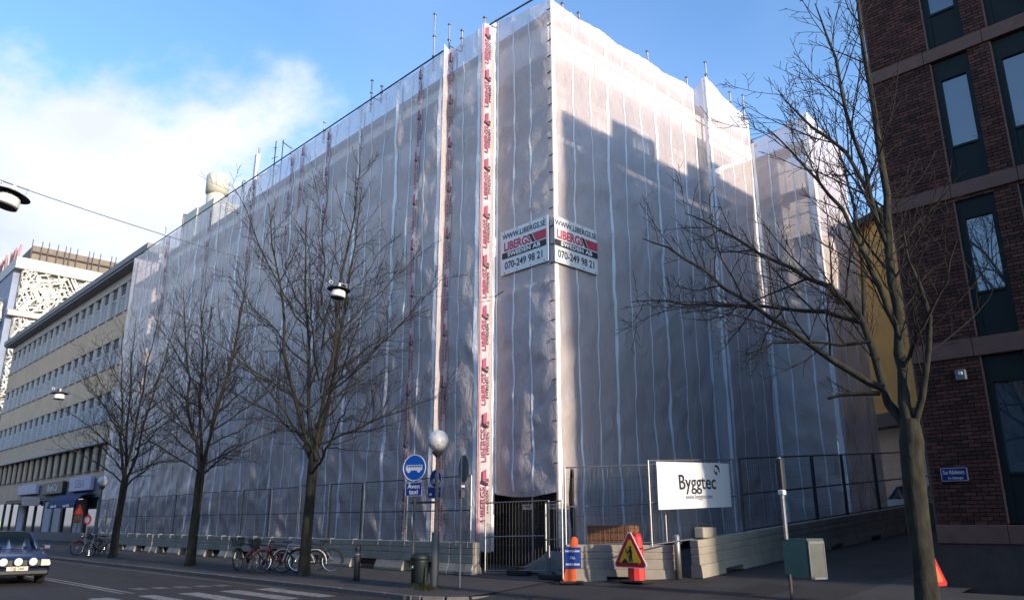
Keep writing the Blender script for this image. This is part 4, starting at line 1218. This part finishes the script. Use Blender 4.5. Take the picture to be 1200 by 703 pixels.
MB().lathe([(.17, .12), (.20, .15), (.225, .62), (.235, .66)], 18).build('body', 'bin', bnn, True)
MB().lathe([(.245, .66), (.245, .72), (.20, .80), (.08, .83)], 18).build('lid', 'bin', bnn, True)
MB().cbox(-.02, .26, -.03, .03, .05, .5, .008).build('bracket', 'bin', bnn)
MB().lathe([(.03, 0), (.03, .01)], 10, (0, -.236, .5), 'y').build('badge', 'white', bnn)
rg = random.Random(4); g = MB()
for k in range(420):
    a, q = rg.uniform(0, 6.28), abs(rg.gauss(0, .22)); px, py = -15.95+q*math.cos(a)*1.6, 12.25+q*math.sin(a)*.7
    hh = rg.uniform(.04, .16); dx, dy = rg.gauss(0, .05), rg.gauss(0, .05)
    g.quad((px-.008, py, 0), (px+.008, py, 0), (px+dx+.002, py+dy, hh), (px+dx-.002, py+dy, hh))
o = g.build('weeds', 'grass', None, False, (0, 0, gz(12.3))); tag(o, 'dry yellow weeds at the foot of the globe lamp post', 'weeds', kind='stuff')
bo = thing('bollard', 'black bollard with a pale ring standing on the pavement', 'bollard', (-19.4, 12.55, gz(12.55)))
MB().lathe([(.085, 0), (.085, .74), (.07, .75), (.07, .78), (.085, .79), (.085, .90), (.06, .93)], 16).build('shaft', 'postdk', bo, True)
MB().lathe([(.088, .68), (.088, .715)], 16).build('ring', 'greyink', bo)

# cones, triangle, notices
def tri(t, h, w, z, y, m_out, m_in, k=.16):
    def pl(s, off=0):
        pts = [(-w*s, -h*s/3), (w*s, -h*s/3), (0, h*2*s/3)]; out_ = []
        for i in range(3):      # rounded corners
            a, b2, c = pts[i-1], pts[i], pts[(i+1) % 3]; q = .08
            out_ += [(b2[0]+(a[0]-b2[0])*q, b2[1]+(a[1]-b2[1])*q), (b2[0]+(c[0]-b2[0])*q, b2[1]+(c[1]-b2[1])*q)]
        return out_
    o = MB().prism(pl(1), 0, .02, 'y').build('triangle', m_out, t, False, (0, y, z))
    MB().prism(pl(.93), -.003, 0, 'y').build('red_border', 'signred', o, False)
    MB().prism(pl(.66), -.006, -.003, 'y').build('yellow_field', m_in, o, False)
    return o
tw_ = thing('road_works_sign', 'red and yellow road works triangle on a red barrel stand', 'sign', (-11.8, 15.25, gz(15.25)), R(3))
MB().cbox(-.34, .34, -.26, .26, 0, .06, .02).build('base', 'rubber', tw_)
MB().lathe([(.20, .06), (.19, .5), (.165, .95), (.15, 1.02), (.12, 1.04)], 10).build('barrel', 'red', tw_)
MB().cbox(-.12, .12, -.10, .10, 1.0, 1.10, .03).build('handle', 'red', tw_)
tt = tri(tw_, .86, .49, .62, -.24, 'white', 'signyel')
wk = MB()       # digging figure beside a heap
wk.lathe([(.001, -.012), (.030, -.012), (.030, -.007), (.001, -.007)], 12, (.025, 0, .17), 'y')
wk.prism([(-.02, .13), (.05, .14), (.075, .06), (.065, -.02), (.085, -.15), (.05, -.15), (.03, -.03), (.015, -.15), (-.02, -.15), (.0, .0)], -.012, -.007, 'y')
wk.prism([(.0, .12), (-.06, .06), (-.10, .10), (-.115, .085), (-.065, .03), (.01, .07)], -.012, -.007, 'y')
wk.prism([(-.12, .14), (-.105, .145), (.01, -.10), (-.005, -.105)], -.014, -.012, 'y')
wk.prism([(-.22, -.17), (-.06, -.17), (-.10, -.10), (-.15, -.08)], -.012, -.007, 'y')
wk.prism([(-.24, -.185), (.24, -.185), (.24, -.17), (-.24, -.17)], -.0115, -.007, 'y')
wk.build('worker_symbol', 'ink_black', tt)
t = thing('marker_board', 'leaning orange marker with a blue notice by the gate', 'sign', (-13.2, 14.55, gz(14.55)), R(42))
MB().cbox(-.30, .30, -.22, .22, 0, .05, .02).build('base', 'rubber', t)
MB().prism([(-.20, .05), (.10, .05), (.17, 1.02), (.0, 1.02)], -.03, .03, 'y').build('board', 'orange', t)
MB().prism([(.01, .98), (.15, .98), (.13, 1.06), (.03, 1.06)], -.035, .035, 'y').build('cap', 'orange', t)
MB().box(-.14, .0, -.02, .0, .80, .83).build('latch', 'steel_dark', t)
nb_ = MB().cbox(-.20, .20, -.02, 0, -.24, .24, .006).build('notice', 'bluedk', t, False, (.03, -.05, .58))
put('lettering', text_mesh('GÅENDE HÄNV.', .062, 'white', .002, .8), nb_, (0, -.024, .15), ROT_FRONT)
put('lettering', text_mesh('TILL', .075, 'white', .003, .9), nb_, (0, -.024, .0), ROT_FRONT)
put('lettering', text_mesh('ANDRA SIDAN', .062, 'white', .002, .8), nb_, (0, -.024, -.15), ROT_FRONT)
t = thing('warning_sign', 'orange warning triangle leaning behind the trunk of the large tree', 'sign', (-5.06, 14.6, gz(14.6)), R(70))
MB().cbox(-.25, .25, -.2, .2, 0, .05, .02).build('base', 'rubber', t); MB().tube([(0, .05, .05), (0, .05, .9)], .03, 8).build('stem', 'steel_dark', t)
tri(t, .58, .30, .55, 0, 'signred', 'orange')
st = thing('steel_post', 'bright round steel post between two barriers', 'post', (-11.28, 16.18, gz(16.2)))
MB().lathe([(.075, 0), (.075, .98), (.055, 1.0)], 16).build('tube', 'steel', st, True); MB().lathe([(.08, .9), (.08, .93)], 16).build('collar', 'steel', st)
sb = thing('concrete_slab', 'pale loose concrete slab lying on top of the barrier below the banner', 'slab', (-10.97, 16.95, gz(16.95)+.855), R(97))
MB().cbox(-.36, .36, -.12, .12, 0, .25, .02).build('block', 'concrete', sb)
bxp = thing('cabinet_sign', 'teal and grey sheet metal box on a pale pole', 'box', (-7.60, 14.5, gz(14.5)))
MB().tube([(0, 0, 0), (0, 0, .45)], .035, 10).build('lower_pole', 'postdk', bxp)
MB().tube([(0, 0, 1.08), (-.0, 0, 2.62)], .042, 10).build('pole', 'steel', bxp)
MB().cbox(-.07, .07, -.06, .06, 2.0, 2.6, .02).build('fitting', 'steel_dark', bxp); MB().cbox(-.06, .06, -.06, .06, 1.9, 2.0, .015).build('clamp', 'white', bxp)
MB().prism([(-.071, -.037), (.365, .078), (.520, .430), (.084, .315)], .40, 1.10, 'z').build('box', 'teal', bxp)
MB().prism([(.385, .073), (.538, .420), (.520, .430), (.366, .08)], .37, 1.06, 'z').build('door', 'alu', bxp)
g = MB()
A_, B_ = Vector((.392, .068, 0)), Vector((.545, .416, 0))
for f0, f1, za, zb in ((.02, .98, .37, .40), (.02, .98, 1.01, 1.04), (.02, .06, .37, 1.04), (.94, .98, .37, 1.04)):
    a, b2 = A_.lerp(B_, f0), A_.lerp(B_, f1); g.prism([(a.x, a.y), (b2.x, b2.y), (b2.x-.01, b2.y+.012), (a.x-.01, a.y+.012)], za, zb, 'z')
g.build('door_frame', 'greybk', bxp)

# things inside the site by the gate
hd = thing('site_door', 'black hoarding doors with two small white notices under the wrapped corner', 'door', (-16.45, 16.85, gz(16.85)))
for i, x in enumerate((-1.05, .02)):
    d = MB().cbox(x, x+1.03, 0, .06, 0, 2.45, .01).build('leaf', 'board', hd)
    MB().box(x+.3, x+.72, -.012, -.002, 1.60, 1.75).build('notice', 'white', d)
    put('lettering', text_mesh('INFART' if i else 'ENTRÉ', .085, 'ink_black', .002), d, (x+.51, -.016, 1.68), ROT_FRONT)
    MB().cbox(x+.85, x+.95, -.06, 0, 1.05, 1.12, .01).build('handle', 'steel_dark', d)
MB().box(-1.4, -1.05, 0, .08, 0, 2.6).box(1.05, 1.25, 0, .08, 0, 2.6).box(-1.4, 1.25, 0, .08, 2.45, 2.7).build('frame', 'board', hd)
tp_ = thing('covered_pile', 'grey tarpaulin over a low pile behind the gate', 'pile', (-15.2, 15.95, gz(15.95)))
g = MB(); n = 18
for i in range(n+1):
    for j in range(11):
        u, v = i/n*2-1, j/10*2-1
        hh = .55*max(0, 1-abs(u)**3)*max(0, 1-abs(v)**4)*(.75+.25*math.sin(u*4+1))+.06*noise.noise(Vector((u*3, v*3, 5)))
        g.v.append((u*1.0, v*.45, max(-.02, hh)))
for i in range(n):
    for j in range(10):
        a = i*11+j; g.f.append((a, a+11, a+12, a+1))
g.build('tarpaulin', 'tarp', tp_, True); MB().box(-.9, .9, -.38, .38, 0, .12).build('pallet', 'wood', tp_)
cr_ = thing('wooden_crate', 'brown wooden crate behind the sunlit barrier', 'crate', (-13.1, 16.05, gz(16.05)), R(20))
for k in range(6): MB().box(-.55, .55, -.42, -.40, .1+.19*k, .26+.19*k).build('plank', 'wood', cr_)
for k in range(6): MB().box(.53, .55, -.40, .40, .1+.19*k, .26+.19*k).build('plank', 'wood', cr_)
MB().box(-.53, .53, -.40, .40, .05, 1.2).build('load', 'wood', cr_)

# ---------------------------------------------------------------- lamps hung on wires over the street
def hung_lamp(label, p, s, tilt):
    t = thing('hanging_lamp', label, 'lamp', p, 0, 'street lamps hung on wires')
    t.scale = (s, s, s); t.rotation_euler = tilt
    MB().lathe([(.02, .10), (.30, .08), (.50, .0), (.50, -.015), (.30, .05), (.02, .06)], 28).build('brim', 'brim', t, True)
    MB().lathe([(.06, .05), (.22, .03), (.29, -.08), (.31, -.30), (.30, -.33)], 24).build('shade', 'white', t, True)
    MB().lathe([(.02, -.335), (.285, -.335), (.30, -.375), (.20, -.385)], 24).build('lens', 'sill', t)
    MB().cbox(-.045, .045, -.03, .03, .09, .30, .01).build('hanger', 'white', t)
    MB().tube([(-.34, 0, .30), (.34, 0, .30)], .018, 6).tube([(.30, 0, .3), (.33, 0, .18), (.25, 0, .08)], .008, 5).build('bar', 'steel', t)
    MB().torus(.07, .018, 14, 6, (-.38, 0, .26)).build('insulator', 'white', t)
la, lb2, an = Vector((-14.22, 2.14, 6.75)), Vector((-16.15, 9.5, 7.08)), Vector((-17.62, 16.1, 8.55))
hung_lamp('white lamp with a dark brim hung at the left edge against the cloud', la, .60, (0, R(12), R(75)))
hung_lamp('white lamp with a dark brim hung in front of the bicycles tree', lb2, .58, (0, R(5), R(75)))
l3 = Vector((-42.7, 10.0, 7.7))
hung_lamp('distant white lamp hung in front of the beige office building', l3, .80, (0, 0, R(80)))
wire = thing('lamp_wire', 'thin span wire carrying the two nearer hanging lamps across the street', 'wire', la)
def cat(a, b2, sag, n=14): return [a.lerp(b2, k/n)-Vector((0, 0, sag*4*(k/n)*(1-k/n))) for k in range(n+1)]
off = Vector((0, 0, .18)); far_e = la+(la-lb2)*.9+Vector((0, 0, 1.2))
for a, b2, sg in ((far_e, la+off, .05), (la+off, lb2+off, .10), (lb2+off, an, .15)):
    MB().tube([q-la for q in cat(a, b2, sg)], .008, 5).build('span', 'steel', wire)
MB().tube([Vector((0, -.05, 0))+an-la, Vector((.45, -.12, .06))+an-la], .02, 6).build('anchor', 'steel_dark', wire)
wire2 = thing('lamp_wire', 'thin span wire of the distant lamp running to the beige building', 'wire', l3)
for a, b2 in ((l3+Vector((0, 0, .24)), Vector((-55.5, 16.95, 8.6))), (l3+Vector((-14, -10, 1.0)), l3+Vector((0, 0, .24)))):
    MB().tube([q-l3 for q in cat(a, b2, .1)], .012, 5).build('span', 'steel', wire2)

# ---------------------------------------------------------------- bicycles
def bicycle(label, x, y, rz, mf, basket=False, lean=4, steer=0, group='bicycles parked by the tree'):
    t = thing('bicycle', label, 'bicycle', (x, y, gz(y)), rz, group)
    t.rotation_euler = (R(lean), 0, rz)
    def wheel(xc, st):
        w = put('wheel', bpy.data.meshes.get('tyre_mesh') or MB().torus(.325, .022, 28, 6).mesh('tyre_mesh', 'rubber'), t, (xc, 0, .345), (0, 0, st))
        rim = MB().torus(.30, .011, 24, 5)
        for k in range(12):
            a = 6.283*k/12; rim.tube([(0, .02*(-1)**k, 0), (.30*math.cos(a), 0, .30*math.sin(a))], .0022, 3, False)
        rim.lathe([(.025, -.04), (.025, .04)], 8, (0, 0, 0), 'y')
        put('rim', bpy.data.meshes.get('rim_mesh') or rim.mesh('rim_mesh', 'chrome'), w)
        return w
    wheel(-.52, 0); wheel(.53, R(steer))
    bbx = (-.08, 0, .28); seat = (-.22, 0, .80); head = (.36, 0, .86); hl = (.40, 0, .70); rear = (-.52, 0, .345)
    f = MB().tube([bbx, seat], .018, 7).tube([bbx, hl], .022, 7).tube([seat, head], .017, 7).tube([head, hl], .02, 7)
    for s_ in (-.05, .05): f.tube([bbx, (-.52, s_, .345)], .011, 5).tube([seat, (-.52, s_, .345)], .011, 5)
    f.build('frame', mf, t)
    fk = MB()
    for s_ in (-.045, .045): fk.tube([hl, (.47, s_, .52), (.53, s_, .345)], .011, 6)
    fk.build('fork', mf, t)
    MB().tube([head, (.33, 0, 1.0)], .014, 6).tube([(.18, -.28, 1.02), (.28, -.26, 1.05), (.34, -.1, 1.02), (.34, .1, 1.02), (.28, .26, 1.05), (.18, .28, 1.02)], .012, 6).build('handlebar', 'chrome', t)
    sd_ = MB(); sd_.prism([(-.38, -.09), (-.36, .09), (-.25, .05), (-.10, .02), (-.10, -.02), (-.25, -.05)], .90, .95, 'z'); sd_.tube([seat, (-.25, 0, .9)], .013, 6)
    sd_.build('saddle', 'plastic', t)
    c = MB().lathe([(.09, -.05), (.09, -.04)], 14, bbx, 'y').tube([(-.08, -.07, .28), (-.02, -.08, .13)], .01, 5).tube([(-.08, .07, .28), (-.14, .08, .43)], .01, 5).box(-.06, .04, -.15, -.06, .11, .13).box(-.2, -.1, .06, .15, .42, .44)
    c.build('crank', 'steel_dark', t)
    gd = MB()
    for xc, a0, a1 in ((-.52, 20, 190), (.53, 30, 160)):
        ps = [(xc+.365*math.cos(R(a0+(a1-a0)*k/10)), 0, .345+.365*math.sin(R(a0+(a1-a0)*k/10))) for k in range(11)]
        gd.tube(ps, .016, 5)
    gd.build('mudguard', mf, t)
    MB().box(-.80, -.34, -.06, .06, .74, .76).tube([(-.78, 0, .74), (-.54, .05, .36)], .006, 4).build('carrier', 'steel_dark', t)
    if basket:
        b3 = MB()
        for k in range(7):
            z = .78+.04*k; e = .13+.008*k
            b3.box(.52-e*.9, .52+e*.9, -e-.004, -e+.004, z, z+.012).box(.52-e*.9, .52+e*.9, e-.004, e+.004, z, z+.012).box(.52-e*.9-.004, .52-e*.9+.004, -e, e, z, z+.012).box(.52+e*.9-.004, .52+e*.9+.004, -e, e, z, z+.012)
        for k in range(8):
            for s_ in (-1, 1): b3.tube([(.40+.034*k, s_*.13, .78), (.385+.038*k, s_*.185, 1.05)], .004, 3)
        b3.box(.41, .63, -.12, .12, .775, .785)
        b3.build('basket', 'plastic', t)
    return t
bicycle('dark bicycle with a front basket, leftmost of the bicycles by the tree', -26.5, 12.75, R(-62), 'bikedark', True, 5, 10)
bicycle('dark bicycle with red bags between the basket bicycle and the red one', -25.15, 12.6, R(-66), 'bikered', True, -4, -8)
bicycle('dark red bicycle just left of the white framed one', -24.3, 12.75, R(-104), 'bikered', False, 4, 12)
bicycle('white framed bicycle leaning behind the tree trunk', -23.35, 12.95, R(222), 'bikewhite', False, -5, 0)
bicycle('black bicycle half hidden behind the trunk of the tree', -22.9, 13.25, R(228), 'bikedark', False, 4, 0)
bicycle('grey bicycle at the farthest tree, nearest the trunk', -41.9, 12.6, R(-70), 'bikegrey', False, 5, 15, 'bicycles by the shops')
bicycle('black bicycle with basket at the farthest tree, beside the grey one', -43.0, 12.7, R(-50), 'bikedark', True, -5, 0, 'bicycles by the shops')
bicycle('dark bicycle farthest left in front of the shops', -44.1, 12.7, R(-80), 'bikered', False, 4, 0, 'bicycles by the shops')
# signs in front of the shops
t = thing('warning_sign', 'small orange warning triangle on a post under the blue awning', 'sign', (-51.4, 14.0, gz(14)), R(30))
MB().tube([(0, .04, 0), (0, .04, 2.5)], .03, 8).build('post', 'steel', t); tri(t, .62, .36, 2.1, 0, 'orange', 'orange')
MB().cbox(-.28, .28, -.02, .0, 1.45, 1.75, .01).build('plate', 'wood', t)
t = thing('no_entry_sign', 'small round red and white sign on a post beside the orange triangle', 'sign', (-49.5, 14.0, gz(14)), R(30))
MB().tube([(0, .04, 0), (0, .04, 2.0)], .03, 8).build('post', 'steel', t)
d = MB().lathe([(.27, 0), (.27, .02)], 28, (0, 0, 0), 'y').build('disc', 'signred', t, False, (0, 0, 1.62)); MB().lathe([(.17, -.004), (.17, 0)], 24, (0, 0, 0), 'y').build('field', 'curtain', d)

# ---------------------------------------------------------------- cars
def loft(secs, close=True):
    g = MB(); n = len(secs[0])
    for s_ in secs: g.v += s_
    for i in range(len(secs)-1):
        for j in range(n-1): a = i*n+j; g.f.append((a, a+1, a+n+1, a+n))
    if close: g.f.append(tuple(range(n))); g.f.append(tuple((len(secs)-1)*n+j for j in range(n-1, -1, -1)))
    return g
def car(label, loc_, rz, paint, lamps=True, slope=0):
    t = thing('car', label, 'car', loc_, rz); t.rotation_euler = (0, -slope, rz)
    def sec(x, zb, zt, wb_, wm, wt, zm):
        # left sill, over the top, to the right sill
        P_ = [(wb_, zb), (wm, zb+.12), (wm+.01, zm), (wm-.015, zt-.07), (wt, zt), (wt*.5, zt+.015), (0, zt+.02)]
        return [(x, a, z) for a, z in P_]+[(x, -a, z) for a, z in reversed(P_[:-1])]
    secs = [sec(-2.33, .36, .80, .70, .80, .68, .55), sec(-2.2, .26, .92, .80, .86, .76, .6), sec(-1.3, .22, .95, .84, .88, .80, .6), sec(0, .2, .93, .84, .88, .82, .6), sec(.95, .2, .92, .84, .88, .80, .6),
            sec(1.55, .22, .85, .84, .88, .77, .58), sec(2.1, .24, .77, .82, .86, .72, .55), sec(2.26, .28, .73, .78, .82, .68, .52), sec(2.34, .34, .62, .70, .74, .62, .48)]
    loft(secs).build('body', paint, t, True)
    def gs(x, zb, zt, wb_, wt):
        P_ = [(wb_, zb), ((wb_*.35+wt*.65), zb+(zt-zb)*.7), (wt, zt-.03), (wt*.8, zt), (0, zt+.02)]
        return [(x, a, z) for a, z in P_]+[(x, -a, z) for a, z in reversed(P_[:-1])]
    gh = [gs(-2.1, .9, .96, .74, .70), gs(-1.75, .9, 1.36, .76, .58), gs(-.6, .9, 1.42, .79, .60), gs(.05, .9, 1.40, .79, .59), gs(.95, .88, .93, .77, .68)]
    loft(gh).build('glasshouse', 'carglass', t, True)
    rf = [[(x, a, z+.012) for (x, a, z) in s_[2:7]] for s_ in gh[1:4]]
    loft(rf, False).build('roof', paint, t, True)
    pl = MB()
    for s_ in (-1, 1):
        pl.tube([(.95, s_*.745, .91), (.05, s_*.595, 1.385)], .03, 6).tube([(-.45, s_*.79, .92), (-.5, s_*.61, 1.395)], .03, 6).tube([(-1.95, s_*.75, .93), (-1.75, s_*.59, 1.35)], .06, 6)
    pl.build('pillar', paint, t)
    for s_ in (-1, 1):
        m_ = MB().cbox(-.06, .06, -.09, .09, -.06, .07, .02).build('mirror', paint, t, False, (.68, s_*.98, .98)); MB().box(-.02, .02, -.1, .1, -.03, 0).build('arm', 'plastic', m_, False, (0, -s_*.1, -.02))
        hlp = MB().prism([(.58, .52), (.80, .52), (.82, .57), (.78, .68), (.58, .69)], 2.24, 2.345, 'x').build('headlight', 'lens2', t)
        if s_ < 0:
            for v in hlp.data.vertices: v.co.y *= -1
            hlp.data.flip_normals()
        for xw in (-1.42, 1.42):
            w = MB().lathe([(.22, -.1), (.30, -.1), (.315, -.07), (.315, .07), (.30, .1), (.22, .1)], 24, (0, 0, 0), 'y').build('wheel', 'rubber', t, True, (xw, s_*.77, .315))
            MB().lathe([(.05, -.10), (.215, -.09), (.215, .09), (.05, .10)], 16, (0, 0, 0), 'y').build('rim', 'alu', w)
    MB().cbox(2.2, 2.375, -.58, .58, .50, .70, .03).build('grille', 'plastic', t)
    MB().cbox(2.12, 2.43, -.80, .80, .26, .44, .05).build('bumper', 'plastic', t)
    p = MB().cbox(2.44, 2.455, -.26, .26, .40, .51, .004).build('number_plate', 'plate', t)
    put('lettering', text_mesh('DJJ 266', .10, 'ink_black', .002, 1.1), p, (2.459, 0, .455), ROT_RIGHT)
    if lamps:
        for y in (-.36, 0, .36):
            q = MB().lathe([(.06, 2.36), (.115, 2.40), (.125, 2.46), (.12, 2.47)], 20, (0, 0, 0), 'x').build('spot_lamp', 'plastic', t, True, (0, y, .63))
            MB().lathe([(.112, 2.472), (.09, 2.485), (.03, 2.492)], 20, (0, 0, 0), 'x').build('lens', 'lens', q, True)
        MB().tube([(2.36, -.5, .50), (2.42, -.4, .505), (2.42, .4, .505), (2.36, .5, .50)], .014, 6).build('lamp_bar', 'plastic', t)
    MB().tube([(.93, -.05, .935), (.78, .45, 1.02)], .008, 5).tube([(.93, .1, .935), (.80, -.4, 1.02)], .008, 5).build('wiper', 'plastic', t)
    return t
car('dark blue car with three round spot lamps driving in at the left edge', (-28.35, 5.85, -.1), R(-3), 'carblue')
car('pale parked car half hidden behind the barriers up the side street', (-12.3, 34.5, gz(34.5)-.02), R(-88), 'silver', False, -SL)

structure('pavement', MB().quad((-300, -9, .02), (120, -9, .02), (120, -2.0, .02), (-300, -2.0, .02)), 'pave')

# ---------------------------------------------------------------- wear on the ground
M['patch'] = mk('asphalt_patch', (.020, .018, .018), .85, .2, 2, .4, 70)
M['iron'] = mk('cast_iron', (.05, .045, .042), .6, .2, 12, .3, 50, metal=.5)
rp = random.Random(9)
def patch(x, y, w, h, zf):
    g = MB(); n = 16; g.v.append((x, y, zf(y)))
    for k in range(n):
        a = 6.283*k/n; c, s_ = math.cos(a), math.sin(a); e = 1/max(abs(c), abs(s_))*rp.uniform(.9, 1.0)
        g.v.append((x+w*c*e, y+h*s_*e, zf(y+h*s_*e)))
    for k in range(n): g.f.append((0, 1+k, 1+(k+1) % n))
    return g.build('asphalt_patch', 'patch', road)
for a in ((-24, 8.6, 1.8, .35), (-30, 9.6, 3.5, .25), (-15.3, 9.4, .8, .5), (-35, 5.2, 4, .3), (-21.5, 4.6, 1.2, .5)): patch(*a, lambda y: -.0965)
for a in ((-9.6, 13.0, 1.3, .4), (-8.7, 15.2, .5, 1.1)): patch(*a, lambda y: side_z(y)+.004)
for x, y, r_, zf in ((-25.5, 8.9, .32, lambda y: -.095), (-12.2, 12.6, .3, lambda y: side_z(12.6)+.004), (-18.6, 11.95, .22, gz)):
    MB().lathe([(r_, 0), (r_*.96, .006), (r_*.9, .004)], 20).build('manhole_cover', 'iron', road, False, (x, y, zf(y)))
g = MB()
for k in range(900):
    x = rp.uniform(-34, -3); y = rp.choice((rp.gauss(11.05, .10), rp.uniform(11.3, 14.4), rp.gauss(14.45, .12), rp.uniform(8, 11)))
    z = (-.092 if y < KY-.12 else (gz(y)+.006 if not (-15.2 < x < -5.6) else side_z(y)+.008)) if not (KY-.12 <= y < KY) else .016
    a = rp.uniform(0, 6.28); q = rp.uniform(.015, .045); c, s_ = math.cos(a)*q, math.sin(a)*q
    g.quad((x+c, y+s_, z), (x-s_*.6, y+c*.6, z+.006), (x-c, y-s_, z+.002), (x+s_*.6, y-c*.6, z+.008))
tag(g.build('litter', 'wood', None), 'scattered brown leaf litter along the kerb and pavement', 'litter', kind='stuff')

# ---------------------------------------------------------------- unseen low row added behind the camera to dim the lower street
op = thing('shading_row', 'unseen low row of buildings added behind the camera to dim the lower street', 'building', (-30, -9, 0))
MB().box(-75, 60, -12, 0, -.1, 11).build('wall', 'shopwall', op)
MB().box(-75.3, 60.3, -12.3, .5, 11, 11.3).build('roof', 'roofdark', op)
wm = MB().box(-.6, .6, -.1, .03, 0, 1.7).mesh('window', 'pane')
for fl in range(3):
    for k in range(44): put('window', wm, op, (-73+3.0*k, 0, 1.2+3.2*fl))
